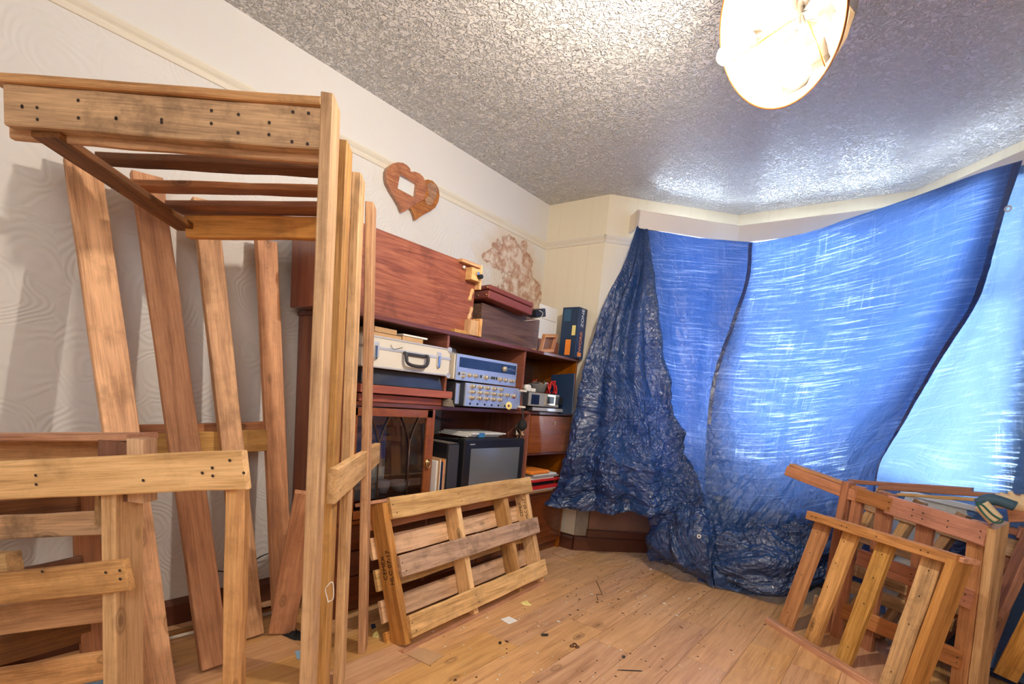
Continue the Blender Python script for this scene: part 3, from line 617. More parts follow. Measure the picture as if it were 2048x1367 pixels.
# R3: paler pallet behind R2 leaning the other way
q3 = Quad((-.12, 3.50, .80), (.50, 3.20, .72), (-.32, 3.42, .02), (.22, 3.22, .02), plane_n((-.32, 3.42, 0), (.22, 3.22, 0), (-.12, 3.5, .8)))
r3 = thing('pale_pallet', 'weathered pale pallet tilted behind the upright reddish one', 'pallet', (-.3, 3.42, 0))
for b, w in ((.12, .08), (.36, .06), (.60, .06), (.72, .07), (.92, .08)):
    bar(r3, q3.p(.0, b), q3.p(1.0, b + .0), Z3, w, .02, 'pine_grey', name='slat')
for a in (.05, .32, .60, .97):
    bar(r3, q3.p(a, 0, -.05), q3.p(a, 1, -.05), q3.p(1, 0) - q3.p(0, 0), .045, .07, 'pine_pale' if a < .9 else 'pine_red', name='stringer')
# R4: reddish pallet edge at the far right behind the stringer
r4 = thing('slanting_pallet', 'slanting reddish pallet half hidden behind the right edge of the stack', 'pallet', (.45, 3.1, 0))
def yb(u, v, y): return Vector(at_y(u, v, y))
bar(r4, yb(2100, 990, 3.15), yb(2000, 1215, 3.1), (1, .3, 0), .035, .09, 'pine_red', name='stringer')
bar(r4, yb(2035, 1062, 3.2), yb(2100, 1078, 3.2), Z3, .05, .05, 'pine_red', name='block')
bar(r4, yb(1985, 1052, 3.22), yb(2110, 1080, 3.22), Z3, .03, .05, 'pine_red', name='rail')
bar(r4, yb(2000, 1215, 3.1), Vector((.38, 3.05, .01)), (1, .3, 0), .035, .09, 'pine_red', name='stringer')
bar(r4, yb(2015, 1025, 2.95), yb(2120, 1022, 2.95), Z3, .075, .02, 'pine_red', name='rail')
# planks lying across the top behind R2
for k, (u0, v0, u1, v1, y0, y1, w, mt, lab) in enumerate(((1700, 962, 1945, 979, 3.42, 3.3, .02, 'pine_red', 'thin reddish batten lying across the stack top, nearest the window'),
        (1760, 974, 2100, 998, 3.36, 3.2, .022, 'pine_red', 'second thin batten resting across the stack behind the gloves'),
        (1800, 988, 2010, 1003, 3.28, 3.1, .016, 'pine_pale', 'pale batten lying just behind the top rail of the stack'))):
    a = yb(u0, v0, y0); b = yb(u1, v1, y1); o = bar(None, a, b, Z3, w, .06, mt, name='batten'); tag(o, lab, 'batten')
# bottom right plank ends
r5 = thing('low_pallet', 'low pallet on the floor at the right edge, only its plank corner showing', 'pallet', (.45, 2.75, 0))
a = Vector(at_z(1985, 1325, .06)); b = Vector(at_z(2150, 1375, .06)); bar(r5, a, b, Z3, .05, .03, 'pine', name='rail')
a = Vector(at_y(2080, 1225, 2.85)); b = Vector(at_z(2012, 1350, .09)); bar(r5, a, b, (1, -.3, 0), .085, .03, 'pine', name='slat')
# angled piece poking out left of R2
an = thing('angle_batten', 'two boards nailed in an L, poking out left from behind the right hand stack', 'board', (-.5, 3.1, .8))
a = Vector(at_r(1573, 940, 3.30)); b = Vector(at_r(1720, 995, 3.12)); dd = (b - a).normalized()
bar(an, a, b, Z3, .058, .018, 'pine_red', name='board')
bar(an, a + Z3 * .034 + Vector((.02, .03, 0)), b + Z3 * .034 + Vector((.02, .03, 0)), dd.cross(Z3), .06, .014, 'pine_orange', name='board')
# ================================================================ WALL UNIT
XF = -2.02; XK = -2.42; CY0, CY1 = 1.335, 3.30; CT = 1.44
cab = thing('wall_unit', 'long low mahogany wall unit with open shelves, glazed door and drop-front cupboard', 'cabinet', (-2.22, 2.3, 0))
def cb(name, x0, x1, y0, y1, z0, z1, mat='mahogany', bv=.002, parent=None): return box(parent or cab, name, (x0, y0, z0), (x1, y1, z1), mat, bv)
cb('top_panel', XK, XF + .012, CY0 - .01, CY1 + .005, CT - .020, CT)
cb('side_panel', XK, XF, CY0, CY0 + .018, 0, CT - .02, 'mahogany_light')
cb('side_panel', XK, XF, CY1 - .018, CY1, 0, CT - .02, 'mahogany_light')
cb('back_panel', XK - .004, XK + .004, CY0, CY1, .06, CT - .02, 'mahogany')
cb('divider', XK, XF - .002, 1.955, 1.972, 1.04, CT - .02, 'mahogany_light')
cb('divider', XK, XF - .002, 2.645, 2.662, 1.04, CT - .02, 'mahogany_light')
cb('shelf', XK, XF + .004, CY0, CY1, 1.018, 1.038)
cb('divider', XK, XF - .002, 1.885, 1.903, .47, 1.018, 'mahogany_light')
cb('divider', XK, XF - .002, 2.755, 2.773, .47, 1.018, 'mahogany_light')
cb('shelf', XK, XF + .004, CY0, CY1, .45, .47)
cb('shelf', XK, XF - .004, 2.773, CY1 - .018, .735, .750)
cb('divider', XK, XF - .002, 1.885, 1.903, .06, .45, 'mahogany_light'); cb('divider', XK, XF - .002, 2.755, 2.773, .06, .45, 'mahogany_light')
cb('plinth', XK, XF - .03, CY0, CY1, 0, .06)
# drop-front door with keyhole
dr = cb('drop_front', XF - .018, XF + .002, 2.780, CY1 - .022, .752, 1.010, 'mahogany_light')
kk = at_x(1109, 846, XF + .002); cyl(dr, 'keyhole_plate', (XF + .001, kk[1], kk[2]), (XF + .008, kk[1], kk[2]), .012, 'brass', 16); cyl(dr, 'keyhole', (XF + .002, kk[1], kk[2]), (XF + .0095, kk[1], kk[2]), .005, 'black', 10)
# lower drawers and cupboard doors
for k in range(3):
    z0 = .07 + k * .127
    d_ = cb('drawer', XF - .018, XF + .002, CY0 + .02, 1.882, z0, z0 + .121, 'mahogany', .004); cyl(d_, 'knob', (XF, 1.61, z0 + .06), (XF + .02, 1.61, z0 + .06), .012, 'brass', 14)
for y0, y1 in ((1.908, 2.325), (2.331, 2.752)):
    d_ = cb('cupboard_door', XF - .018, XF + .002, y0, y1, .07, .445, 'mahogany', .004); cyl(d_, 'knob', (XF, 2.30 if y0 < 2 else 2.36, .28), (XF + .02, 2.30 if y0 < 2 else 2.36, .28), .011, 'brass', 14)
d_ = cb('cupboard_door', XF - .018, XF + .002, 2.777, CY1 - .022, .07, .445, 'mahogany', .004); cyl(d_, 'knob', (XF, 2.80, .26), (XF + .02, 2.80, .26), .011, 'brass', 14)
# glazed door with arched beading
DY0, DY1, DZ0, DZ1 = 1.375, 1.882, .475, 1.012; st = .040
gd = thing('x', None, None, (0, 0, 0)); D.objects.remove(gd)
door = boxes(cab, 'glazed_door', [((XF - .016, DY0, DZ0), (XF + .004, DY0 + st, DZ1)), ((XF - .016, DY1 - st, DZ0), (XF + .004, DY1, DZ1)), ((XF - .016, DY0, DZ1 - st), (XF + .004, DY1, DZ1)), ((XF - .016, DY0, DZ0), (XF + .004, DY1, DZ0 + st))], 'mahogany_light', .002)
link('pane', mesh('pane', [(XF - .006, DY0 + st - .004, DZ0 + st - .004), (XF - .006, DY1 - st + .004, DZ0 + st - .004), (XF - .006, DY1 - st + .004, DZ1 - st + .004), (XF - .006, DY0 + st - .004, DZ1 - st + .004)], [(0, 1, 2, 3)]), 'door_glass', door)
gy = [1.415 + .427 * t for t in (1 / 3., 2 / 3.)]
for y in (1.545, 1.735):
    tube(door, 'glazing_bead', [(XF + .001, y, DZ0 + st), (XF + .001, y, .86)], .004, 'bakelite', smooth_n=1)
    for s in (-1, 1): tube(door, 'glazing_bead', [(XF + .001, y, .80), (XF + .001, y + s * .008, .86), (XF + .001, y + s * .030, .92), (XF + .001, y + s * .058, DZ1 - st)], .0035, 'bakelite')
hd = at_x(853, 925, XF); lathe(door, 'handle', (XF + .003, 1.862, .735), (1, 0, 0), [(0, .001), (.016, .001), (.016, .005), (.008, .007), (.006, .014), (0, .015)], 'brass'); tube(door, 'handle_ring', [(XF + .014, 1.862 + .013 * math.cos(t), .722 + .02 * math.sin(t)) for t in np.linspace(0, 2 * PI, 14)], .003, 'brass', smooth_n=1)
box(cab, 'blue_reflection_panel', (-2.412, CY0 + .02, .70), (-2.40, 1.884, 1.015), 'reflection_blue', 0)  # added panel behind the pane; its colour imitates the sheets' reflection in the glass
box(cab, 'added_white_panel', (-2.412, CY0 + .02, .472), (-2.40, 1.884, .699), 'cream', 0)  # white panel added under it to complete the colours seen in the pane
# ---- inside the glazed cupboard
for k, (y, r, h, mt, lab) in enumerate(((1.78, .05, .06, 'cream', 'cream bowl behind the glazed door of the wall unit'), (1.67, .035, .07, 'white', 'white mug behind the glazed door, left of the bowl'))):
    o = lathe(None, 'bowl' if k == 0 else 'mug', (-2.13, y, .56), (0, 0, 1), [(0, .002), (r * .6, .002), (r, h * .6), (r * 1.02, h), (r * .95, h), (r * .6, .012), (0, .010)], mt); tag(o, lab, 'crockery')

cb('shelf', XK, XF - .03, CY0 + .018, 1.885, .545, .559)
# ---- hi-fi etc.
def onf(u, v, x): p = at_x(u, v, x); return p[1], p[2]
def kbox(label, name, cat, x0, x1, y0, y1, z0, z1, mat, bv=.004):
    t = thing(name, label, cat, ((x0 + x1) / 2, (y0 + y1) / 2, z0)); box(t, 'body', (x0, y0, z0), (x1, y1, z1), mat, bv); return t
# turntable: plinths + smoked lid, aluminium case on it
tt = thing('record_player', 'wooden plinth record player with smoked lid under the aluminium case', 'record player', (-2.15, 1.7, 1.038))
box(tt, 'lower_plinth', (-2.38, 1.42, 1.040), (-2.022, 1.945, 1.076), 'plinth', .003); box(tt, 'upper_plinth', (-2.40, 1.40, 1.082), (-1.985, 1.985, 1.120), 'plinth', .003)
v, f = [], []; lid = link('smoked_lid', mesh('smoked_lid', [(-2.38, 1.42, 1.121), (-2.01, 1.42, 1.121), (-2.01, 1.935, 1.121), (-2.38, 1.935, 1.121), (-2.36, 1.43, 1.195), (-2.03, 1.43, 1.195), (-2.03, 1.925, 1.195), (-2.36, 1.925, 1.195)], [(0, 3, 2, 1), (4, 5, 6, 7), (0, 1, 5, 4), (1, 2, 6, 5), (2, 3, 7, 6), (3, 0, 4, 7)]), 'smoke_lid', tt); bev(lid, .004)
ac = thing('aluminium_case', 'cream and aluminium flight case with black handle on the record player', 'case', (-2.15, 1.7, 1.198)); cx = -1.985
box(ac, 'shell', (-2.30, 1.40, 1.199), (cx, 1.948, 1.342), 'case', .006)
for z in (1.199, 1.335): box(ac, 'edge_trim', (-2.302, 1.398, z), (cx + .003, 1.950, z + .009), 'silver', .002)
box(ac, 'edge_trim', (-2.302, 1.399, 1.283), (cx + .0025, 1.949, 1.298), 'silver', .002)
for z in (1.204, 1.338): cyl(ac, 'corner_cap', (cx - .006, 1.938, z), (cx + .006, 1.938, z), .014, 'silver', 16)
for y in (1.865, 1.47):
    lt = box(ac, 'latch', (cx, y - .016, 1.245), (cx + .006, y + .016, 1.318), 'silver', .004); box(lt, 'latch_tongue', (cx + .004, y - .012, 1.235), (cx + .011, y + .004, 1.300), 'chrome', .003)
hd = tube(ac, 'handle', [(cx + .004, 1.635, 1.285), (cx + .022, 1.630, 1.28), (cx + .026, 1.640, 1.238), (cx + .026, 1.70, 1.228), (cx + .026, 1.76, 1.238), (cx + .022, 1.772, 1.28), (cx + .004, 1.768, 1.285)], .0085, 'charcoal', 8)
box(ac, 'handle_bar', (cx + .002, 1.64, 1.276), (cx + .012, 1.765, 1.290), 'charcoal', .003)
tube(ac, 'string', [(cx + .006, 1.55, 1.313), (cx + .006, 1.565, 1.295), (cx + .006, 1.60, 1.303), (cx + .006, 1.62, 1.310)], .0012, 'black')
# papers & boxes on case
for k, (y0, y1, z0, z1, mt, lab) in enumerate(((1.48, 1.66, 1.344, 1.366, 'brown_card', 'flat brown cardboard box lying on the aluminium case'), (1.50, 1.63, 1.368, 1.392, 'brown_card', 'small brown carton on top of the flat cardboard box'),
        (1.665, 1.80, 1.344, 1.372, 'brown_card', 'brown envelope box under white papers on the aluminium case'), (1.67, 1.83, 1.374, 1.383, 'card', 'sheaf of white paper on the brown envelope box'))):
    tag(box(None, ['carton', 'carton', 'carton', 'paper_sheaf'][k], (-2.27, y0, z0), (-2.04, y1, z1), mt, .002), lab, 'box' if k < 3 else 'paper')
# receiver
ry0, ry1 = 2.028, 2.575; rz0, rz1 = 1.158, 1.312; rx = -1.965
rc = thing('stereo_receiver', 'silver fronted stereo receiver with dark tuner window, on top of the mixer amplifier', 'receiver', (-2.15, 2.3, rz0))
ry = [onf(906, 705, rx)[0], onf(1035, 730, rx)[0]]; ry0, ry1 = max(ry[0], 1.978), ry[1]; rz1 = onf(1035, 727, rx)[1] ; rz0 = rz1 - .142
box(rc, 'cabinet_shell', (-2.33, ry0 - .004, rz0 + .004), (rx - .012, ry1 - .004, rz1 - .004), 'cream', .004)
fp = box(rc, 'front_panel', (rx - .012, ry0, rz0), (rx, ry1, rz1), 'silver_panel', .003)
box(rc, 'tuner_window', (rx - .001, ry0 + .022, rz0 + .072), (rx + .002, ry1 - .012, rz1 - .016), 'navy_glass', .001)
def ky(t): return ry0 + (ry1 - ry0) * t
def knob(par, y, z, r, x=rx, mat='champagne', name='knob', dp=.018): lathe(par, name, (x, y, z), (1, 0, 0), [(0, dp), (r * .75, dp), (r * .9, dp * .85), (r, .003), (r * 1.1, 0)], mat, 16)
knob(rc, ky(.76), rz0 + .098, .016)
for t, r, dz in ((.10, .007, .04), (.10, .008, .022), (.195, .012, .035), (.29, .011, .035), (.46, .013, .034), (.70, .012, .034), (.79, .011, .034), (.885, .009, .033), (.935, .009, .033)): knob(rc, ky(t), rz0 + dz, r)
for t in (.04, .375, .555, .59, .635): box(rc, 'switch', (rx, ky(t) - .002, rz0 + .028), (rx + .010, ky(t) + .002, rz0 + .044), 'black', .001)
for k in range(5): box(rc, 'push_button', (rx + .001, ky(.85 + .028 * k), rz0 + .100 - .002 * k), (rx + .009, ky(.85 + .028 * k) + .008, rz0 + .106 - .002 * k), 'chrome', .001)
# mixer amplifier
mx = -1.955; my0 = onf(932, 770, mx)[0]; my1 = onf(1040, 790, mx)[0]; mz1 = onf(1036, 777, mx)[1] + .004; mz0 = 1.046
ma = thing('mixer_amplifier', 'grey rack mixer amplifier with rows of cream knobs under the receiver', 'amplifier', (-2.15, 2.3, 1.04))
box(ma, 'body', (-2.33, my0 - .05, mz0), (mx - .03, my1 - .01, mz1), 'charcoal', .004)
box(ma, 'front_panel', (mx - .012, my0, mz0 + .002), (mx, my1 - .015, mz1 - .002), 'silver_panel', .002)
box(ma, 'rack_ear', (mx - .03, my0 - .052, mz0 + .01), (mx - .022, my0 - .022, mz1 - .01), 'silver_panel', .002); box(ma, 'rack_ear', (mx - .010, my1 - .016, mz0 + .01), (mx - .004, my1 + .012, mz1 - .01), 'silver_panel', .002)
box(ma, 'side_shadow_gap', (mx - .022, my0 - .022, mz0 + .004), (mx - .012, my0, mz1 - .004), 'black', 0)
mh = mz1 - mz0; mw_ = my1 - my0
for r_ in range(3):
    for k in range(5 if r_ != 1 else 7): knob(ma, my0 + mw_ * (.10 + .125 * k), mz0 + mh * (.86 - .235 * r_), .011, mx, 'champagne', dp=.022)
for k in range(6): cyl(ma, 'jack_socket', (mx, my0 + mw_ * (.085 + .125 * k), mz0 + mh * .13), (mx + .004, my0 + mw_ * (.085 + .125 * k), mz0 + mh * .13), .006, 'black', 12)
box(ma, 'mains_switch', (mx, my0 + mw_ * .855, mz0 + mh * .5), (mx + .006, my0 + mw_ * .895, mz0 + mh * .68), 'red', .001)
for z in (mz0 + .012, mz1 - .02): box(ma, 'side_handle', (mx - .004, my1 - .002, z), (mx + .03, my1 + .03, z + .012), 'cream', .002)
text(ma, 'lettering', 'PA MIXER', .012, 'navy', Matrix.Translation((mx + .0008, my0 + mw_ * .78, mz0 + mh * .86)) @ Matrix(((0, 0, 1, 0), (1, 0, 0, 0), (0, 1, 0, 0), (0, 0, 0, 1)))) if False else None
yl = onf(1018, 811, mx + .028); yt = lathe(None, 'round_tag', (mx + .026, yl[0], yl[1]), (1, -.35, 0.1), [(0, .003), (.022, .003), (.0235, .0015), (.022, 0), (0, 0)], 'yellow', 28); tag(yt, 'round yellow swing tag hanging from a mixer knob', 'tag')
st_ = lathe(yt, 'printed_star', (mx + .0285, yl[0] - .004, yl[1]), (1, -.35, .1), [(0, .0012), (.009, .0012), (.009, .0005)], 'leather', 5)
tube(yt, 'tag_string', [(mx + .024, yl[0], yl[1] + .022), (mx + .02, yl[0] - .004, yl[1] + .04)], .001, 'cream', smooth_n=1)
# cloth beside the mixer, papers behind receiver
o = lathe(None, 'rag', (-2.0, my0 - .085, 1.040), (0, 0, 1), [(0, .045), (.015, .042), (.025, .03), (.032, .012), (.035, 0)], 'dust', 18)
for vv in o.data.vertices: vv.co *= 1 + random.uniform(-.18, .18)
tag(o, 'crumpled brown rag on the shelf left of the mixer', 'cloth')
o = lathe(None, 'plastic_bag', (-2.24, 2.12, rz1 + .0), (0, 0, 1), [(0, .062), (.04, .058), (.08, .04), (.10, .01), (.1, 0)], 'grey', 18)
for vv in o.data.vertices: vv.co *= 1 + random.uniform(-.12, .12)
tag(o, 'grey translucent bag lying on top of the receiver', 'bag')
# right-hand compartment: cassette decks, tub, red toy, board
yy0, zz = onf(1050, 782, -1.99); yy1 = onf(1118, 792, -1.99)[0]
ck = thing('cassette_deck', 'dark silver cassette deck in the right compartment above the drop front', 'cassette deck', (-2.1, 2.95, 1.06))
box(ck, 'body', (-2.25, 2.69, 1.072), (-1.995, yy1 - .005, 1.165), 'charcoal', .003); box(ck, 'front_panel', (-1.997, 2.69, 1.074), (-1.985, yy1, 1.163), 'grey', .003)
box(ck, 'meter_window', (-1.986, 2.71, 1.085), (-1.983, 2.80, 1.150), 'navy_glass', .001)
dw = box(ck, 'cassette_door', (-1.986, 2.865, 1.084), (-1.976, 2.985, 1.160), 'champagne', .003); box(dw, 'cassette_window', (-1.977, 2.885, 1.098), (-1.974, 2.965, 1.146), 'black', .002)
for k in range(5): box(ck, 'push_button', (-1.985, 3.005 + k * .017, 1.095), (-1.979, 3.017 + k * .017, 1.150), 'black', .001)
c2 = thing('video_recorder', 'slim silver box under the cassette deck on the middle shelf', 'recorder', (-2.1, 2.95, 1.04)); box(c2, 'body', (-2.22, 2.74, 1.040), (-1.99, 3.14, 1.068), 'charcoal', .003); box(c2, 'front_panel', (-1.991, 2.74, 1.044), (-1.984, 3.14, 1.066), 'silver', .002)
tub = thing('plastic_tub', 'small translucent grey tub of odds and ends on the cassette deck', 'tub', (-2.1, 2.86, 1.167)); lathe(tub, 'tub_body', (-2.06, 2.87, 1.167), (0, 0, 1), [(0, .002), (.05, .002), (.066, .055), (.070, .056), (.064, .058), (.048, .006), (0, .006)], 'grey', 20)
for k in range(6):
    a = k * 1.05; tag(tube(None, 'cable_tie', [(-2.06 + .03 * math.cos(a), 2.87 + .03 * math.sin(a), 1.176), (-2.05 + .05 * math.cos(a), 2.87 + .05 * math.sin(a), 1.235), (-2.04, 2.90 + .08 * math.sin(a), 1.25 - .02 * (k % 2))], .003, ['teal', 'white', 'black', 'grey', 'red', 'charcoal'][k]), ['green wire', 'white wire', 'black wire', 'grey wire', 'red wire', 'charcoal wire'][k] + ' sticking out of the grey tub', 'wire')
rt = thing('red_toy', 'tangled red plastic toy on the cassette deck beside the leaning board', 'toy', (-2.1, 3.02, 1.167))
for k in range(9):
    a = random.uniform(0, 6.28); bx_, by_ = -2.06 + random.uniform(-.02, .03), 3.02 + random.uniform(-.03, .05)
    tube(rt, 'red_rod', [(bx_, by_, 1.170), (bx_ + .02 * math.cos(a), by_ + .02 * math.sin(a), 1.21), (bx_ + .03 * math.cos(a * 2), by_ + .03 * math.sin(a * 2), 1.24 + .02 * math.sin(k))], .006, 'red')
wr = thing('tape_roll', 'white roll and small white box on the cassette deck, left of the tub', 'roll', (-2.05, 2.74, 1.167)); cyl(wr, 'roll_body', (-2.06, 2.725, 1.190), (-2.02, 2.725, 1.190), .022, 'card', 20); box(wr, 'small_box', (-2.06, 2.752, 1.167), (-2.02, 2.80, 1.19), 'card', .002)
tag(bar(None, at_x(1121, 828, -2.0), at_x(1126, 748, -2.03), (1, 0, 0), .20, .010, 'navy', name='blue_board'), 'narrow dark blue board standing on end in the right compartment', 'board')
hg = thing('hanging_strap', 'dark strap with a black pompom hanging down in front of the middle shelf', 'strap', (-1.96, 2.66, 1.0))
tube(hg, 'strap', [at_x(1043, 783, -1.93), at_x(1045, 800, -1.93), at_x(1046, 845, -1.94)], .005, 'charcoal', smooth_n=3)
pc_ = at_x(1045, 850, -1.945); o = lathe(hg, 'pompom', pc_, (0, 0, 1), [(0, .035), (.018, .03), (.026, .01), (.027, -.008), (.018, -.025), (.0, -.035)], 'black_matt', 14)
for vv in o.data.vertices: vv.co *= 1 + random.uniform(-.15, .15)
# television and speakers
tv = thing('television', 'old black cathode ray television on the lower shelf of the wall unit', 'television', (-2.1, 2.45, .47))
ty0, ty1 = onf(930, 880, -1.97)[0], onf(1050, 878, -1.97)[0]; tz1 = onf(935, 878, -1.97)[1]
box(tv, 'bezel', (-2.03, ty0, .50), (-1.97, ty1, tz1), 'black', .008)
box(tv, 'bezel_edge', (-1.972, ty0 + .01, .505), (-1.968, ty1 - .01, .545), 'charcoal', .002)
v = []
vs = [(-1.967, ty0 + .055, .57), (-1.967, ty1 - .05, .57), (-1.967, ty1 - .05, tz1 - .055), (-1.967, ty0 + .055, tz1 - .055)]
gy_, gz_ = 10, 8; pts = []; fcs = []
for j in range(gz_ + 1):
    for i_ in range(gy_ + 1):
        a = i_ / gy_ * 2 - 1; b = j / gz_ * 2 - 1; pts.append((-1.9685 + .012 * (1 - a * a) * (1 - b * b), (ty0 + .055) * (1 - (a + 1) / 2) + (ty1 - .05) * (a + 1) / 2, .57 + (tz1 - .055 - .57) * (b + 1) / 2))
for j in range(gz_):
    for i_ in range(gy_): k = j * (gy_ + 1) + i_; fcs.append((k, k + 1, k + gy_ + 2, k + gy_ + 1))
link('screen', mesh('screen', pts, fcs), 'screen', tv, None, True)
hb = link('rear_housing', mesh('rear_housing', [(-2.03, ty0 + .01, .51), (-2.03, ty1 - .01, .51), (-2.03, ty1 - .01, tz1 - .006), (-2.03, ty0 + .01, tz1 - .006), (-2.395, ty0 + .06, .52), (-2.395, ty1 - .10, .52), (-2.395, ty1 - .10, tz1 - .03), (-2.395, ty0 + .06, tz1 - .03)], [(0, 1, 2, 3), (7, 6, 5, 4), (0, 4, 5, 1), (1, 5, 6, 2), (2, 6, 7, 3), (3, 7, 4, 0)]), 'black', tv); bev(hb, .006)
box(tv, 'foot_plate', (-2.3, ty0 + .05, .47), (-1.99, ty1 - .05, .505), 'black', .003); box(tv, 'badge', (-1.9695, ty0 + .045, tz1 - .033), (-1.967, ty0 + .085, tz1 - .027), 'silver', 0)
for (ya, yb_, x1, zt, lab) in ((1.935, 2.075, -2.03, onf(905, 886, -2.0)[1], 'black loudspeaker left of the television, dusty top'), (2.70, 2.752, -2.035, .79, 'narrow black loudspeaker squeezed right of the television')):
    if ya < 2: ya, yb_ = onf(898, 890, -1.985)[0], onf(920, 890, -1.985)[0]; x1 = -1.985; 
    sp_ = thing('loudspeaker', lab, 'loudspeaker', (-2.15, (ya + yb_) / 2, .47)); box(sp_, 'cabinet_shell', (-2.25, ya, .471), (x1 - .01, yb_, zt), 'black', .003); box(sp_, 'grille', (x1 - .01, ya + .003, .478), (x1, yb_ - .003, zt - .008), 'charcoal', .003); box(sp_, 'dusty_top', (-2.245, ya + .003, zt), (x1 - .012, yb_ - .003, zt + .001), 'dust', 0)
mg = thing('magazine_stack', 'glossy white magazines with a blue stripe lying on the television', 'magazines', (-2.2, 2.3, tz1))
for k in range(3): box(mg, 'magazine', (-2.30 + .01 * k, 2.20 + .012 * k, tz1 + .001 + .009 * k), (-2.06 + .012 * k, 2.50 + .02 * k, tz1 + .009 + .009 * k), 'card', .001)
box(mg, 'blue_stripe', (-2.058, 2.285, tz1 + .002), (-2.034, 2.335, tz1 + .0275), 'blue', 0)
sh = lathe(None, 'foil_bundle', at_x(1038, 862, -2.08), (0, 0, 1), [(0, .045), (.025, .04), (.04, .01), (.04, -.02), (.025, -.038), (0, -.042)], 'chrome', 14)
for vv in sh.data.vertices: vv.co *= 1 + random.uniform(-.2, .2)
for p in sh.data.polygons: p.use_smooth = False
tag(sh, 'crumpled shiny foil bundle on the right end of the television', 'foil')
# LPs
for k in range(9):
    y = 1.908 + k * .0080; mt = ['card', 'cream', 'brown_card', 'card', 'cream', 'navy', 'orange', 'card', 'brown_card'][k]
    z1 = .745 + random.uniform(-.01, .006); names = ['white', 'cream', 'tan', 'plain white', 'ivory', 'navy', 'orange', 'pale', 'brown']
    tag(box(None, 'record_sleeve', (-2.25, y, .471), (-1.99 + random.uniform(-.01, .008), y + .0058, z1), mt, .001), f'{names[k]} record sleeve standing beside the loudspeaker, number {k + 1} from the glazed door' if False else f'{names[k]} record sleeve upright in the row between glazed door and loudspeaker', 'record', 'record sleeves in the wall unit')
# cables in back of TV bay, pale back
for k, pts in enumerate((((1, 1.92, .99), (1, 2.02, .93), (1, 2.15, .955), (1, 2.35, .93)), ((1, 2.05, 1.0), (1, 2.15, .92), (1, 2.10, .82), (1, 2.06, .74)), ((1, 2.0, 1.01), (1, 2.2, .95), (1, 2.26, .88)))):
    tag(tube(None, 'cable', [(-2.36 + .03 * k, p[1], p[2]) for p in pts], .005, 'bakelite'), ['thick brown cable sagging behind the television', 'black cable dropping behind the left loudspeaker', 'dark cable slanting across the back above the television'][k], 'cable')
tag(box(None, 'backing_sheet', (-2.413, 1.91, .84), (-2.408, 2.32, 1.01), 'grey', 0), 'pale grey sheet fixed to the unit back above the television', 'sheet')
# books / papers on right shelf z .47
zz = .471
for k, (x1, y0, y1, h, mt, lab) in enumerate(((-2.00, 2.80, 3.10, .015, 'brown_card', 'brown book at the bottom of the right shelf pile'), (-1.99, 2.79, 3.12, .012, 'card', 'white magazine above the brown book on the right shelf'), (-1.98, 2.79, 3.16, .022, 'red', 'thick red folder low in the right shelf pile'),
        (-2.0, 2.80, 3.10, .03, 'black', 'black box between the two red folders'), (-1.975, 2.78, 3.15, .014, 'red', 'upper red folder on the right shelf pile'), (-1.99, 2.80, 3.08, .010, 'card', 'white booklet on the upper red folder'), (-1.985, 2.82, 3.14, .012, 'grey', 'grey booklet near the top of the right shelf pile'), (-1.995, 2.84, 3.12, .010, 'card', 'white booklet topmost of the grey and white ones'))):
    tag(box(None, 'book', (-2.26, y0, zz), (x1, y1, zz + h), mt, .001), lab, 'book'); zz += h + .001
tag(box(None, 'orange_packet', (-2.2, 2.80, zz), (-1.99, 3.02, zz + .025), 'orange', .008, mw=Matrix.Translation((0, 0, 0))), 'bright orange packet on top of the right shelf pile', 'packet')
tag(box(None, 'video_player', (-2.35, 2.2, .07 + .40), (-2.35 + .01, 2.3, .48), 'black', 0), '', '') if False else None

# ---- on top of the wall unit
zt = CT
bx = thing('radiogram_carcass', 'large mahogany box turned on its side with red veneer panel and corner blocks', 'cabinet', (-2.2, 1.7, zt))
TL = at_x(748, 456, -2.05); TRp = at_x(950, 530, -2.05)
box(bx, 'veneer_panel', (-2.065, 1.27, zt + .001), (-2.05, 2.165, 1.828), 'veneer_red', .002)
box(bx, 'side_panel', (-2.36, 1.255, zt + .001), (-2.05, 1.275, 1.80), 'mahogany_light', .004)
box(bx, 'side_panel', (-2.36, 1.275, zt + .001), (-2.066, 1.29, 1.80), 'mahogany', .002)
box(bx, 'bottom_panel', (-2.36, 1.29, zt + .001), (-2.066, 2.15, zt + .018), 'mahogany', .002)
box(bx, 'top_panel', (-2.34, 1.29, 1.80), (-2.066, 2.15, 1.815), 'mahogany', .002)
def bl(y0, y1, z0, z1, x0, x1, mt='pine_pale', nm='corner_block'): return box(bx, nm, (x0, y0, z0), (x1, y1, z1), mt, .002)
bl(2.02, 2.18, 1.815, 1.832, -2.055, -2.02, 'pine'); bl(2.165, 2.18, 1.70, 1.832, -2.055, -2.015); bl(2.08, 2.155, 1.735, 1.80, -2.049, -2.0)
cyl(bx, 'knob', (-2.0, 2.135, 1.76), (-1.975, 2.135, 1.76), .012, 'black', 14); cyl(bx, 'knob', (-2.0, 2.118, 1.772), (-1.985, 2.118, 1.772), .009, 'chrome', 14)
bl(2.10, 2.17, zt + .002, 1.525, -2.049, -2.0); bl(2.165, 2.185, zt + .002, 1.54, -2.049, -1.99, 'pine'); bl(2.0, 2.10, zt + .002, zt + .02, -2.049, -2.02, 'pine')
for (y, z, s) in ((2.135, 1.665, 1), (2.14, 1.565, -1)): lathe(bx, 'wooden_peg', (-2.049, y, z), (0, .3 * s, s), [(0, .04), (.010, .034), (.014, .018), (.008, .0), (.012, -.02), (.010, -.035), (0, -.038)], 'pine_pale', 14)
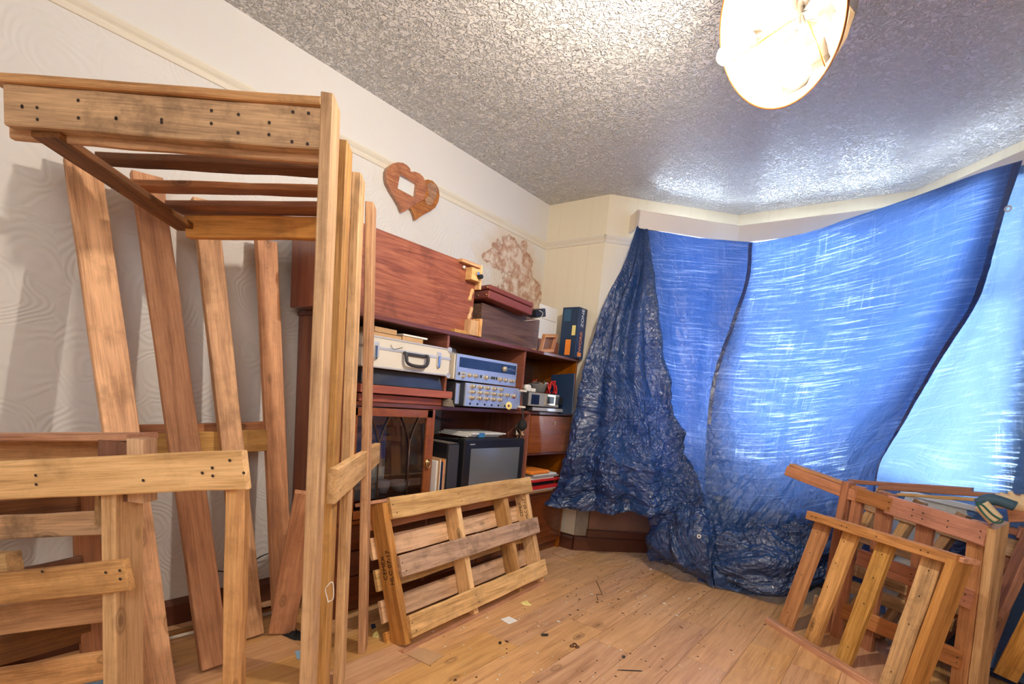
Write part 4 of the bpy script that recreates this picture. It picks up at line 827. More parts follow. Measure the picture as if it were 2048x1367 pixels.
lathe(bx, 'porcelain_knob', (-2.049, 2.055, 1.795), (1, 0, 0), [(0, .02), (.008, .016), (.008, .006), (.004, 0)], 'white', 12)
p = at_x(634, 545, -2.045)
lathe(bx, 'scroll_bracket', (-2.04, 1.262, 1.60), (0, 0, 1), [(0, .09), (.012, .08), (.02, .05), (.012, .02), (.016, -.02), (.02, -.1), (0, -.11)], 'pine_orange', 14)
# dark walnut speaker box
wb = thing('walnut_box', 'dark walnut effect box standing on the wall unit beneath the briefcase', 'box', (-2.2, 2.5, zt)); wx = -2.05
wy0 = onf(962, 640, wx)[0]; wy1 = onf(1078, 660, wx)[0]; wz1 = onf(1080, 640, wx)[1]
box(wb, 'front_panel', (wx - .012, wy0, zt + .001), (wx, wy1, wz1), 'walnut', .002); box(wb, 'box_body', (-2.35, wy0 + .002, zt + .001), (wx - .012, wy1 - .002, wz1 - .002), 'walnut', .002)
for y in (wy1 - .07,): box(wb, 'foot_wedge', (wx, y, zt + .0005), (wx + .02, y + .03, zt + .008), 'pine_pale', .001)
# briefcase
bcm = Matrix.Translation((-2.12, (wy0 + wy1) / 2 - .10, wz1 + .054)) @ Matrix.Rotation(math.radians(-6), 4, 'Z') @ Matrix.Rotation(math.radians(-5), 4, 'X')
bc = thing('briefcase', 'burgundy leather briefcase with brass studs lying on the walnut box', 'briefcase', (-2.12, (wy0 + wy1) / 2 - .06, wz1 + .02))
box(bc, 'lower_shell', (-.15, -.190, -.050), (.15, .190, -.003), 'leather', .008, mw=bcm, seg=3); box(bc, 'upper_shell', (-.15, -.190, .0), (.15, .190, .028), 'leather', .008, mw=bcm, seg=3)
for z in (-.03, .012):
    for x in (.06, .13): lathe(bc, 'stud', bcm @ Vector((x, -.191, z)), bcm.to_3x3() @ Vector((0, -1, 0)), [(0, .004), (.005, .003), (.007, 0)], 'brass', 10)
tube(bc, 'handle', [bcm @ Vector(q_) for q_ in ((-.152, -.05, -.0), (-.19, -.045, .01), (-.20, 0, .06), (-.19, .045, .01), (-.152, .05, 0))], .009, 'leather_dark')
# black gadget with curved wires hanging off
rd_ = thing('clock_radio', 'black clock radio with curled paper tucked under the briefcase end', 'radio', (-2.08, wy1 - .03, wz1)); rm = Matrix.Translation((-2.075, wy1 - .035, wz1 + .036)) @ Matrix.Rotation(.25, 4, 'X') @ Matrix.Rotation(-.15, 4, 'Z')
box(rd_, 'body', (-.08, -.035, -.024), (.05, .06, .03), 'black', .006, mw=rm); box(rd_, 'side_label', (-.06, .0605, -.015), (.04, .062, .022), 'grey', 0, mw=rm)
for k in range(1): tube(rd_, 'curled_paper', [rm @ Vector(q_) for q_ in ((.055, -.16, -.033 + .003 * k), (.06, -.1, -.034 + .003 * k), (.062, -.02, -.03 + .004 * k), (.06, .02, .0 + .004 * k), (.055, -.01, .022))], .0018, 'cream')
# white box, picture frame, basket, drill box
wtb = thing('white_carton', 'open white cardboard box behind the picture frame on the wall unit', 'box', (-2.25, 3.05, 1.56))
ay0, az0 = onf(1073, 672, -2.17); ay1, az1 = onf(1139, 632, -2.17); 
box(wtb, 'carton_body', (-2.36, ay0, 1.545), (-2.17, 3.185, 1.69), 'card', .002); box(wtb, 'open_flap', (-2.173, ay0 + .005, 1.692), (-2.168, 3.185, 1.785), 'card', 0); box(wtb, 'side_flap', (-2.33, 3.1855, 1.56), (-2.168, 3.189, 1.70), 'card', 0)
bk = thing('wicker_box', 'brown lidded wooden box with a notched edge under the white carton', 'box', (-2.2, 3.02, zt)); box(bk, 'body', (-2.36, 2.93, zt + .001), (-2.13, 3.185, 1.543), 'mahogany_light', .003)
for k in range(9): box(bk, 'notch', (-2.129, 3.03 + .004 * (k % 2), zt + .008 + .01 * k), (-2.125, 3.045 + .004 * (k % 2), zt + .014 + .01 * k), 'pine_orange', 0)
pf = thing('picture_frame', 'empty pine picture frame leaning beside the walnut box', 'frame', (-2.07, 2.92, zt)); fm = Matrix.Translation((-2.045, 2.93, zt + .066)) @ Matrix.Rotation(.30, 4, 'Y') @ Matrix.Rotation(math.radians(8), 4, 'X')
for nm, lo, hi in (('frame_rail', (-.012, -.075, -.06), (.012, .075, -.042)), ('frame_rail', (-.012, -.075, .045), (.012, .075, .063)), ('frame_stile', (-.012, -.075, -.042), (.012, -.058, .045)), ('frame_stile', (-.012, .058, -.042), (.012, .075, .045))): box(pf, nm, lo, hi, 'pine_orange', .002, mw=fm)
box(pf, 'frame_back', (-.014, -.06, -.045), (-.009, .06, .047), 'panel_brown', 0, mw=fm)
# tool box WORK ZONE
tz = thing('tool_carton', 'black and navy tool carton with orange lettering standing at the end of the wall unit', 'box', (-2.1, 3.25, zt)); wx2 = -1.985
box(tz, 'carton_body', (-2.125, 3.19, zt + .001), (wx2, 3.305, 1.800), 'navy', .003)
def vtext(body, y, z, s, mat): 
    m_ = Matrix(((0, 0, 1, 0), (0, -1, 0, 0), (1, 0, 0, 0), (0, 0, 0, 1))); m_ = Matrix(((0, 0, 1, wx2 + .001), (0, -1, 0, y), (1, 0, 0, z), (0, 0, 0, 1)))
    if m_.to_3x3().determinant() < 0: m_ = Matrix(((0, 0, 1, wx2 + .001), (-1, 0, 0, y), (0, 1, 0, z), (0, 0, 0, 1)))
    x = Vector((0, 0, 1)); y_ = Vector((0, -1, 0)); z_ = x.cross(y_); mm = Matrix((x, y_, z_)).transposed().to_4x4(); mm.translation = (wx2 + .0012, y, z); return text(tz, 'lettering', body, s, mat, mm)
vtext('WORK', 3.248, 1.562, .047, 'orange'); vtext('ZONE', 3.248, 1.728, .047, 'white')
box(tz, 'spine_stripes', (wx2, 3.222, 1.455), (wx2 + .001, 3.272, 1.485), 'orange', 0)
box(tz, 'yellow_badge', (-2.03, 3.189, 1.60), (-2.0, 3.190, 1.67), 'yellow', 0); box(tz, 'orange_label', (-2.075, 3.189, 1.46), (-2.03, 3.190, 1.57), 'orange', 0); box(tz, 'blue_print', (-2.11, 3.189, 1.70), (-2.05, 3.190, 1.785), 'blue_dark', 0)
# ================================================================ WALL HEARTS
MAT['heart_fan'] = wood('heart_fan', (0.50, 0.27, 0.09), (0.20, 0.08, 0.02), stain=0.5, rough=0.25, ring=3, rnd=0.1, scale=2.5, coat=0.8, knots=False)
def heart(cx, cy, s, n=40):
    P = []
    for k in range(n):
        t = 2 * PI * k / n; x = 16 * math.sin(t) ** 3; y = 13 * math.cos(t) - 5 * math.cos(2 * t) - 2 * math.cos(3 * t) - math.cos(4 * t); P.append((cx + s * x / 16., cy + s * y / 16.))
    return P
hp = at_x(824, 380, XL)
ht = thing('heart_ornament', 'carved wooden double heart plaque with a square mirror hung on the left wall', 'plaque', (XL, hp[1], hp[2]))
hm = Matrix(((0, 0, 1, XL + .004), (1, 0, 0, 0), (0, 1, 0, 0), (0, 0, 0, 1)))   # local x->+y, y->+z, z->+x
def wy(u, v): p = at_x(u, v, XL + .02); return p[1], p[2]
def heart_px(pts): return [wy(u, v) for u, v in pts]
k_ = 150 / 1206.
def HP(L_): return [wy(750 + x * k_, 290 + y * 170 / 1367.) for x, y in L_]
big = HP([(555, 430), (545, 380), (500, 330), (430, 290), (350, 280), (270, 300), (200, 350), (165, 430), (160, 520), (180, 620), (240, 740), (320, 870), (390, 990), (425, 1095), (480, 1060), (545, 1015), (560, 1000), (600, 975), (700, 920), (770, 880), (800, 800), (810, 700), (800, 610), (760, 520), (700, 460), (630, 432), (590, 432)])
sml = HP([(800, 560), (850, 553), (920, 575), (980, 640), (1020, 720), (1030, 820), (1010, 920), (960, 1010), (880, 1070), (780, 1120), (700, 1170), (645, 1215), (620, 1120), (590, 1050), (550, 1000), (600, 960), (700, 925), (780, 880), (805, 800), (810, 700)])
hole = HP([(385, 480), (655, 630), (630, 850), (345, 700)])
def area2(p): return sum(p[i][0] * p[(i + 1) % len(p)][1] - p[(i + 1) % len(p)][0] * p[i][1] for i in range(len(p)))
def orient(p): return p if area2(p) > 0 else p[::-1]
# big heart with a square hole: triangulated with bmesh
def holed(name, outer, hole, th, mat, mw, parent):
    bm = bmesh.new(); es = []
    for P in (outer, hole):
        vv = [bm.verts.new((x, y, 0)) for x, y in P]; es += [bm.edges.new((vv[i], vv[(i + 1) % len(vv)])) for i in range(len(vv))]
    r_ = bmesh.ops.triangle_fill(bm, edges=es, use_beauty=True); fc = [g for g in r_['geom'] if isinstance(g, bmesh.types.BMFace)]
    ex = bmesh.ops.extrude_face_region(bm, geom=fc); bmesh.ops.translate(bm, verts=[g for g in ex['geom'] if isinstance(g, bmesh.types.BMVert)], vec=(0, 0, th)); bmesh.ops.recalc_face_normals(bm, faces=bm.faces)
    me = D.meshes.new(name); bm.to_mesh(me); bm.free(); o = link(name, me, mat, parent, mw); bev(o, .003); return o
holed('large_heart', orient(big), orient(hole), .028, 'heart_wood', hm, ht)
prism(ht, 'small_heart', orient(sml), .022, 'heart_wood', hm, .003)
hl = orient(hole); prism(ht, 'mirror', [(x, y) for x, y in hl], .006, plain('mirror_glass', (.80, .81, .78), .25, .2), hm)
rose = HP([(820, 640), (880, 600), (960, 640), (1000, 740), (960, 850), (900, 960), (820, 960), (790, 860), (860, 820)]); prism(ht, 'carved_fan', orient(rose), .025, 'heart_fan', hm, .002)

# ================================================================ LAMP
n = np.array([-.458, -.706, -.539]); n /= np.linalg.norm(n); lc = CAM + (np.array([-.407, 1.432, 2.088]) - CAM) * 1.1; r = .198
lamp = thing('pendant_lamp', 'tilted white pendant lamp shade with a copper rim and bare lit bulb', 'lamp', (-.45, 1.6, 2.3))
ax = -n
m, nt, out = M_('shade_fabric'); p_ = N(nt, 'ShaderNodeBsdfPrincipled'); p_.inputs['Base Color'].default_value = (.78, .75, .70, 1); p_.inputs['Roughness'].default_value = .5
tl = N(nt, 'ShaderNodeBsdfTranslucent'); tl.inputs[0].default_value = (.8, .7, .58, 1); mxs = N(nt, 'ShaderNodeMixShader'); mxs.inputs[0].default_value = .3
L(nt, p_.outputs[0], mxs.inputs[1]); L(nt, tl.outputs[0], mxs.inputs[2]); L(nt, mxs.outputs[0], out.inputs[0]); MAT['shade'] = m; MAT['lining'] = plain('lining', (.33, .30, .26), .35)
lathe(lamp, 'shade', lc, ax, [(r, 0), (r * .62, .15), (r * .62 - .004, .15), (r - .004, 0)], 'shade', 64)
lathe(lamp, 'shade_top', lc + ax * .149, ax, [(.02, 0), (r * .62, 0), (r * .62, .002), (.02, .002)], 'shade', 48)
lathe(lamp, 'rim', lc, ax, [(r + .0025, -.002), (r + .0025, .006), (r - .005, .006), (r - .005, -.002), (r + .0025, -.002)], 'copper', 64)
# crumpled inner lining
rng = np.random.default_rng(3)
e1 = np.cross(n, [0, 0, 1.]); e1 /= np.linalg.norm(e1); e2 = np.cross(n, e1)
pts = []; fcs = []; NR, NA = 7, 26
for j in range(NR + 1):
    for i_ in range(NA):
        a = 2 * PI * i_ / NA; rr = (r - .012) * (j / NR) * (1 + .04 * rng.normal() * (j > 3)); dep = .10 - .075 * (j / NR) ** 2 + rng.normal() * .014
        c0 = lc + ax * dep + (e1 * math.cos(a) + e2 * math.sin(a)) * rr; pts.append(c0)
for j in range(NR):
    for i_ in range(NA): fcs.append((j * NA + i_, j * NA + (i_ + 1) % NA, (j + 1) * NA + (i_ + 1) % NA, (j + 1) * NA + i_))
link('crumpled_lining', mesh('crumpled_lining', pts, fcs), 'lining', lamp, None, False)
bp_ = np.array([-.5892, 1.612, 2.17])
MAT['bulb'] = plain('bulb', (1, 1, 1), .3, emit=((1, .89, .74), BULB_STRENGTH))
lathe(lamp, 'bulb', bp_, (.5, .6, .6), [(0, -.026), (.013, -.023), (.022, -.012), (.024, 0), (.021, .013), (.014, .030), (.011, .045), (0, .046)], 'bulb', 24)
lathe(lamp, 'bulb_holder', bp_ + np.array([.5, .6, .6]) / .985 * .048, (.5, .6, .6), [(0, -.004), (.016, -.003), (.018, .012), (.018, .05), (.008, .06), (0, .06)], 'white', 18)
tube(lamp, 'flex', [bp_ + np.array([.5, .6, .6]) / .985 * .10, lc + ax * .12, lc + ax * .20 + np.array([0, 0, .03]), np.array([lc[0] + .14, lc[1] + .18, 2.58])], .004, 'white')
lathe(lamp, 'ceiling_rose', (lc[0] + .14, lc[1] + .18, 2.6), (0, 0, -1), [(.05, 0), (.045, .015), (.015, .03), (0, .03)], 'white', 24)
for k in range(3): tube(lamp, 'frame_wire', [lc + ax * .002 + r * (e1 * math.cos(k * 2.1) + e2 * math.sin(k * 2.1)), lc + ax * .09 + .03 * (e1 * math.cos(k * 2.1) + e2 * math.sin(k * 2.1))], .0025, 'copper', smooth_n=1)

# ================================================================ BLUE SHEETS
def hsh(ix, iy, s):
    h = np.sin(ix * 127.1 + iy * 311.7 + s * 74.7) * 43758.5453; return h - np.floor(h)
def vn(x, y, s):
    ix = np.floor(x); iy = np.floor(y); fx = x - ix; fy = y - iy; fx = fx * fx * (3 - 2 * fx); fy = fy * fy * (3 - 2 * fy)
    return (hsh(ix, iy, s) * (1 - fx) + hsh(ix + 1, iy, s) * fx) * (1 - fy) + (hsh(ix, iy + 1, s) * (1 - fx) + hsh(ix + 1, iy + 1, s) * fx) * fy
def worley(x, y, s):
    ix = np.floor(x); iy = np.floor(y); F1 = np.full(x.shape, 9.); F2 = F1.copy()
    for dx in (-1, 0, 1):
        for dy in (-1, 0, 1):
            cx_ = ix + dx; cy_ = iy + dy; px = cx_ + hsh(cx_, cy_, s); py = cy_ + hsh(cx_, cy_, s + 9); d = np.hypot(x - px, y - py)
            F2 = np.where(d < F1, F1, np.minimum(F2, d)); F1 = np.minimum(F1, d)
    return F1, F2
def crumple(x, y, s, base=3.0, octs=4, rough=.5):
    wx_ = x + .35 / base * (vn(x * base, y * base, s + 1) - .5) * 2; wy_ = y + .35 / base * (vn(x * base + 5, y * base + 7, s + 2) - .5) * 2; h = 0; a = 1.; f = base
    for o in range(octs):
        F1, F2 = worley(wx_ * f * 1.0, wy_ * f * .8, s + o * 3); h = h + a * ((F1 if o % 2 else 1 - F1) - .5); a *= rough; f *= 1.9
    return h
def catmull(P, n):
    """P (k,...) control rows -> n samples along axis 0"""
    k = P.shape[0]; t = np.linspace(0, k - 1, n); i1 = np.clip(np.floor(t).astype(int), 0, k - 2); f = (t - i1).reshape(-1, *([1] * (P.ndim - 1)))
    p1 = P[i1]; p2 = P[i1 + 1]; p0 = np.where((i1 > 0).reshape(f.shape), P[np.maximum(i1 - 1, 0)], 2 * p1 - p2); p3 = np.where((i1 < k - 2).reshape(f.shape), P[np.minimum(i1 + 2, k - 1)], 2 * p2 - p1)
    return .5 * (2 * p1 + (p2 - p0) * f + (2 * p0 - 5 * p1 + 4 * p2 - p3) * f ** 2 + (3 * p1 - p0 - 3 * p2 + p3) * f ** 3)
def sheet(parent, name, ctrl, nu, nv, mat, disp, su=1.6, sv=2.0, th=True):
    """ctrl[row][col] = (u, v, range); rows top to bottom"""
    G = np.array([[at_r(*c) if c[0] > 50 else np.array(c) for c in row] for row in ctrl], float); G = catmull(G, nv); G = np.swapaxes(catmull(np.swapaxes(G, 0, 1), nu), 0, 1)
    du = np.gradient(G, axis=1); dv = np.gradient(G, axis=0); nr = np.cross(du, dv); nr /= np.linalg.norm(nr, axis=2, keepdims=True) + 1e-9
    c = G.mean(axis=(0, 1)); sgn = 1 if np.dot(nr.mean(axis=(0, 1)), CAM - c) > 0 else -1
    # arc-length texture coordinates
    lu = np.linalg.norm(du, axis=2).mean(axis=0).cumsum(); lv = np.linalg.norm(dv, axis=2).mean(axis=1).cumsum()
    U, V = np.meshgrid(lu, lv); s_, t_ = np.meshgrid(np.linspace(0, 1, nu), np.linspace(0, 1, nv))
    G = G + sgn * nr * disp(U, V, s_, t_)[..., None]
    G[..., 2] = np.maximum(G[..., 2], .004 + .004 * vn(U * 30, V * 30, 3))
    vs = (G - c).reshape(-1, 3); idx = np.arange(nu * nv).reshape(nv, nu)
    f = np.stack([idx[:-1, :-1], idx[1:, :-1], idx[1:, 1:], idx[:-1, 1:]], -1).reshape(-1, 4)
    me = D.meshes.new(name); me.vertices.add(len(vs)); me.vertices.foreach_set('co', vs.astype('f').ravel()); me.loops.add(f.size); me.loops.foreach_set('vertex_index', f.astype('i').ravel())
    me.polygons.add(len(f)); me.polygons.foreach_set('loop_start', np.arange(0, f.size, 4, dtype='i')); me.update()
    uvl = me.uv_layers.new(name='UVMap'); uvs = np.stack([U, V], -1).reshape(-1, 2)[f.ravel()]; uvl.data.foreach_set('uv', uvs.astype('f').ravel())
    me.polygons.foreach_set('use_smooth', np.ones(len(f), dtype=bool)); me.validate(); me.update()
    return link(name, me, mat, parent, Matrix.Translation(c)), G
def ev(G, s, t): return G[int(round(t * (G.shape[0] - 1))), int(round(s * (G.shape[1] - 1)))]
def smooth01(x, a, b): t = np.clip((x - a) / (b - a), 0, 1); return t * t * (3 - 2 * t)

# T4 pale sheet nearest the window
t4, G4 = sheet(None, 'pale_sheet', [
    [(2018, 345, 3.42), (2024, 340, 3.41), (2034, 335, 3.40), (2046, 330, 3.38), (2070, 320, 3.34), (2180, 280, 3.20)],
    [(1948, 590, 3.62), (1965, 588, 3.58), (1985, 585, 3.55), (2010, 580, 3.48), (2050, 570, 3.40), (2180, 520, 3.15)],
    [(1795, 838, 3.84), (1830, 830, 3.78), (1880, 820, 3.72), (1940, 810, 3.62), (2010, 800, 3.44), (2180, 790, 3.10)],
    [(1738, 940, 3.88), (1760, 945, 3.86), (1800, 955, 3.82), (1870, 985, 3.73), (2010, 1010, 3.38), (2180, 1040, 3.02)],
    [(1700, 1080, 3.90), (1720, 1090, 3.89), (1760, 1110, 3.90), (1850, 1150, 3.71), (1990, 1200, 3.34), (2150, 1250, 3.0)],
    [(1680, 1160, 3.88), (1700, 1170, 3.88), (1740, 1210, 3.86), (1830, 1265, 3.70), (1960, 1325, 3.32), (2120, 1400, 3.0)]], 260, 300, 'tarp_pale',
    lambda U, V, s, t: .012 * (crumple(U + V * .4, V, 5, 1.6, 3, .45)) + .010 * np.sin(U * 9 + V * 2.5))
tag(t4, 'pale backlit blue sheet hanging closest to the window at the right', 'tarpaulin')
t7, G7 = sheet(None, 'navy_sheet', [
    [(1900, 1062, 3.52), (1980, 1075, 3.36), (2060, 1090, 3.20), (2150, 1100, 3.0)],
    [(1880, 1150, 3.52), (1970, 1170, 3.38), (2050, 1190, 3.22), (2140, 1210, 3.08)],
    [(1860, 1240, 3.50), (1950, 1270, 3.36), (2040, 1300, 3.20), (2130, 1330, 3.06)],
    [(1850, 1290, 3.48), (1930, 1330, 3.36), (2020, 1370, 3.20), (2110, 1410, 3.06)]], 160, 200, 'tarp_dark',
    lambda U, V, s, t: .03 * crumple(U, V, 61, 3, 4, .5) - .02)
tag(t7, 'dark navy tarpaulin low down behind the right hand stack', 'tarpaulin')
# T2 middle panel
t2, G2 = sheet(None, 'blue_sheet', [
    [(1282, 456, 3.80), (1350, 468, 3.86), (1430, 478, 3.97), (1510, 484, 4.05)],
    [(1288, 540, 3.76), (1360, 545, 3.84), (1435, 550, 3.96), (1505, 555, 4.03)],
    [(1300, 640, 3.74), (1370, 650, 3.83), (1435, 655, 3.94), (1490, 660, 4.01)],
    [(1315, 760, 3.72), (1380, 770, 3.82), (1430, 775, 3.92), (1470, 780, 3.98)],
    [(1335, 880, 3.70), (1390, 890, 3.80), (1430, 900, 3.90), (1470, 900, 3.95)],
    [(1365, 1000, 3.66), (1405, 1010, 3.74), (1440, 1020, 3.84), (1475, 1020, 3.90)],
    [(1395, 1160, 3.55), (1425, 1170, 3.56), (1455, 1180, 3.62), (1490, 1185, 3.70)]], 200, 420, 'tarp_mid',
    lambda U, V, s, t: (.010 + .030 * t) * crumple(U, V * .8, 11, 4, 4, .5) + .018 * np.sin(s * 16 + 2 * t) * (1 - s * .5) * smooth01(t, 0, .4))
tag(t2, 'mid blue tarpaulin hanging straight down from the pelmet corner, between dark bunch and large sheet', 'tarpaulin')
# T3 large backlit sheet
t3, G3 = sheet(None, 'large_blue_sheet', [
    [(1497, 487, 3.99), (1600, 470, 3.93), (1700, 438, 3.82), (1790, 408, 3.70), (1880, 375, 3.58), (1960, 345, 3.42), (2041, 320, 3.27)],
    [(1492, 560, 3.97), (1595, 545, 3.91), (1690, 520, 3.82), (1780, 490, 3.71), (1870, 455, 3.60), (1945, 430, 3.45), (2012, 415, 3.32)],
    [(1462, 650, 3.92), (1570, 645, 3.88), (1670, 635, 3.82), (1760, 620, 3.73), (1835, 605, 3.64), (1900, 592, 3.52), (1962, 585, 3.42)],
    [(1425, 760, 3.85), (1535, 765, 3.83), (1630, 760, 3.79), (1710, 750, 3.73), (1775, 740, 3.67), (1830, 732, 3.62), (1880, 725, 3.57)],
    [(1412, 880, 3.78), (1515, 885, 3.77), (1600, 880, 3.74), (1670, 870, 3.70), (1725, 862, 3.67), (1770, 855, 3.64), (1808, 848, 3.62)],
    [(1412, 990, 3.66), (1510, 1000, 3.66), (1590, 995, 3.65), (1650, 985, 3.65), (1700, 975, 3.64), (1735, 960, 3.63), (1758, 935, 3.62)],
    [(1420, 1090, 3.55), (1515, 1105, 3.58), (1590, 1100, 3.60), (1645, 1090, 3.63), (1690, 1080, 3.64), (1725, 1075, 3.64), (1750, 1060, 3.63)],
    [(1430, 1172, 3.49), (1515, 1190, 3.50), (1590, 1190, 3.55), (1640, 1170, 3.64), (1685, 1160, 3.70), (1720, 1160, 3.70), (1750, 1160, 3.70)]], 460, 560, 'tarp',
    lambda U, V, s, t: (.008 + .020 * t + .05 * smooth01(t + .25 * (1 - s), .7, 1.1)) * crumple(U + .5 * V, V, 21, 3.2, 5, .55) + (.012 + .03 * t) * crumple(U - .6 * V, V * .6, 25, 1.5, 2, .5) + .012 * np.sin((s * 5 + t * 6)) * (1 - t) + .02 * smooth01(t, .7, 1) * np.abs(np.sin(V * 22 + 4 * vn(U * 3, V * 3, 8))))
tag(t3, 'large bright blue tarpaulin hung diagonally across the bay window', 'tarpaulin')
def strip(parent, name, G, colA, colB, lift, mat='hem', rows=None):
    Q = G[:, colA:colB:3] if rows is None else G[rows[0]:rows[1]:2, colA:colB:3]; c = Q.mean(axis=(0, 1)); d = CAM - Q; d = d / np.linalg.norm(d, axis=2, keepdims=True); Q = Q + d * lift - c
    nv_, nu_ = Q.shape[:2]; idx = np.arange(nu_ * nv_).reshape(nv_, nu_); f = np.stack([idx[:-1, :-1], idx[1:, :-1], idx[1:, 1:], idx[:-1, 1:]], -1).reshape(-1, 4)
    me = mesh(name, Q.reshape(-1, 3), [tuple(int(k) for k in q) for q in f]); uvl = me.uv_layers.new(name='UVMap')
    for lp_ in me.loops: v_ = me.vertices[lp_.vertex_index].co; uvl.data[lp_.index].uv = (v_.x + v_.y, v_.z)
    return link(name, me, mat, parent, Matrix.Translation(c), True)
strip(t3, 'folded_hem', G3, 442, 460, .006); strip(t3, 'folded_hem', G3, 0, 8, .006, rows=(0, 300))
def eyelet(parent, p, r=.014, mat='silver'):
    d = CAM - np.array(p); d /= np.linalg.norm(d); lathe(parent, 'eyelet', np.array(p) + d * .008, d, [(r * .5, 0), (r * .6, .003), (r * .85, .004), (r, .001), (r, -.002)], mat, 18)
eyelet(t3, at_r(2016, 417, 3.30)); 
# T1 dark crumpled bunch on the left
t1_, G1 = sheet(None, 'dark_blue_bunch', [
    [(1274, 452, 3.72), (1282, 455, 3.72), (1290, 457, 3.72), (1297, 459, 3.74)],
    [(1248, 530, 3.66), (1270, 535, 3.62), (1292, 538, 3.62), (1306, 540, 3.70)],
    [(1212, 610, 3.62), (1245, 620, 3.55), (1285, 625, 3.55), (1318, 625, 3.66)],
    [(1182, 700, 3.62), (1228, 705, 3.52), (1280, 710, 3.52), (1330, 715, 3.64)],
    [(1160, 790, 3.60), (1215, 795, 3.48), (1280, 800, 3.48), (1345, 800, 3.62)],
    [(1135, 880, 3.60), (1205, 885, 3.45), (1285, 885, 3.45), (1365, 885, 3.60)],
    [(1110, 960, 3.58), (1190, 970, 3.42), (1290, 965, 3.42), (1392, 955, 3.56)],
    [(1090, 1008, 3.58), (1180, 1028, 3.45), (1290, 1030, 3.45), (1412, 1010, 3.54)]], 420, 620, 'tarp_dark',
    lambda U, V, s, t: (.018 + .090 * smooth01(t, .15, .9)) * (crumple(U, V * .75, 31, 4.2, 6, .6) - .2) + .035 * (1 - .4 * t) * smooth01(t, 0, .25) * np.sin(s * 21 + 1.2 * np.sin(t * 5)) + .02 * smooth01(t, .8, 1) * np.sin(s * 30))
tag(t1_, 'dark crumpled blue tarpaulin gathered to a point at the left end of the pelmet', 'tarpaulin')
# bundle on the floor
t5, G5 = sheet(None, 'floor_bundle', [
    [(1300, 1005, 3.56), (1340, 1000, 3.48), (1385, 1000, 3.46), (1420, 1010, 3.52)],
    [(1288, 1040, 3.60), (1335, 1035, 3.42), (1385, 1040, 3.40), (1425, 1050, 3.48)],
    [(1284, 1085, 3.60), (1330, 1085, 3.40), (1380, 1090, 3.36), (1432, 1100, 3.44)],
    [(1295, 1125, 3.60), (1340, 1135, 3.40), (1390, 1145, 3.36), (1430, 1150, 3.42)],
    [(1315, 1135, 3.66), (1350, 1150, 3.55), (1395, 1172, 3.46), (1422, 1180, 3.43)]], 220, 240, 'tarp_dark',
    lambda U, V, s, t: (.075 * crumple(U, V, 41, 5, 5, .58) + .02 * np.sin(s * 14 + t * 2)) * (1 - .6 * t) - .05)
tag(t5, 'dark blue tarpaulin bundle with an eyelet, slumped on the floor under the bunch', 'tarpaulin')
eyelet(t5, at_r(1398, 1072, 3.32), .013, 'cream')
# heap at the foot of the large sheet
t6, G6 = sheet(None, 'floor_heap', [
    [(1425, 975, 3.74), (1500, 1000, 3.74), (1570, 1010, 3.74), (1640, 1000, 3.76)],
    [(1420, 1060, 3.58), (1500, 1065, 3.56), (1580, 1065, 3.57), (1660, 1050, 3.64)],
    [(1425, 1120, 3.46), (1500, 1130, 3.40), (1585, 1130, 3.42), (1670, 1110, 3.55)],
    [(1440, 1160, 3.45), (1505, 1185, 3.40), (1580, 1195, 3.44), (1670, 1170, 3.60)],
    [(1435, 1170, 3.50), (1505, 1192, 3.46), (1580, 1198, 3.52), (1670, 1175, 3.70)]], 320, 260, 'tarp_dark',
    lambda U, V, s, t: (.07 * crumple(U * .7, V * 1.6, 51, 4.5, 5, .58) + .02 * np.sin(t * 26 + 3 * s)) * (1 - .6 * t) - .05 * t)
tag(t6, 'dark folds of blue tarpaulin heaped on the floor below the large sheet', 'tarpaulin')

# ================================================================ GLOVES
gl = thing('work_gloves', 'pair of cream work gloves with blue rubber palms folded over the pallet corner', 'gloves', at_y(1985, 1020, 2.85))
def gp(u, v, y): return at_y(u, v, y)
YG = 2.74
tube(gl, 'cuff', [gp(1962, 1008, YG), gp(1975, 1022, YG), gp(1992, 1040, YG)], .026, 'glove', 12)
tube(gl, 'cuff_band', [gp(1953, 1006, YG - .02), gp(1966, 1010, YG - .028), gp(1985, 1028, YG - .03), gp(2004, 1040, YG - .028), gp(2000, 1045, YG - .028), gp(1984, 1042, YG - .028), gp(1965, 1024, YG - .028), gp(1953, 1006, YG - .02)], .0035, 'teal', 6)
tube(gl, 'palm', [gp(1950, 1003, YG + .02), gp(1985, 998, YG + .02), (gp(2030, 1012, YG + .02))], [.012, .02, .022, .02, .02, .02], 'glove_blue', 12)
tube(gl, 'palm', [gp(1990, 1000, YG + .05), gp(2020, 1003, YG + .05), gp(2070, 1012, YG + .05)], .030, 'glove', 12)
for k, (u0, v0, u1, v1) in enumerate(((2010, 996, 2000, 985), (2025, 992, 2020, 982), (2045, 996, 2055, 984), (1975, 1000, 1958, 1000), (1985, 994, 1965, 996))):
    tube(gl, 'finger', [gp(u0 + 10, v0 + 8, YG + .04), gp(u0, v0, YG + .04), gp(u1, v1, YG + .04)], [.014, .013, .012, .010, .009, .007], 'glove' if k < 3 else 'glove_blue', 10)

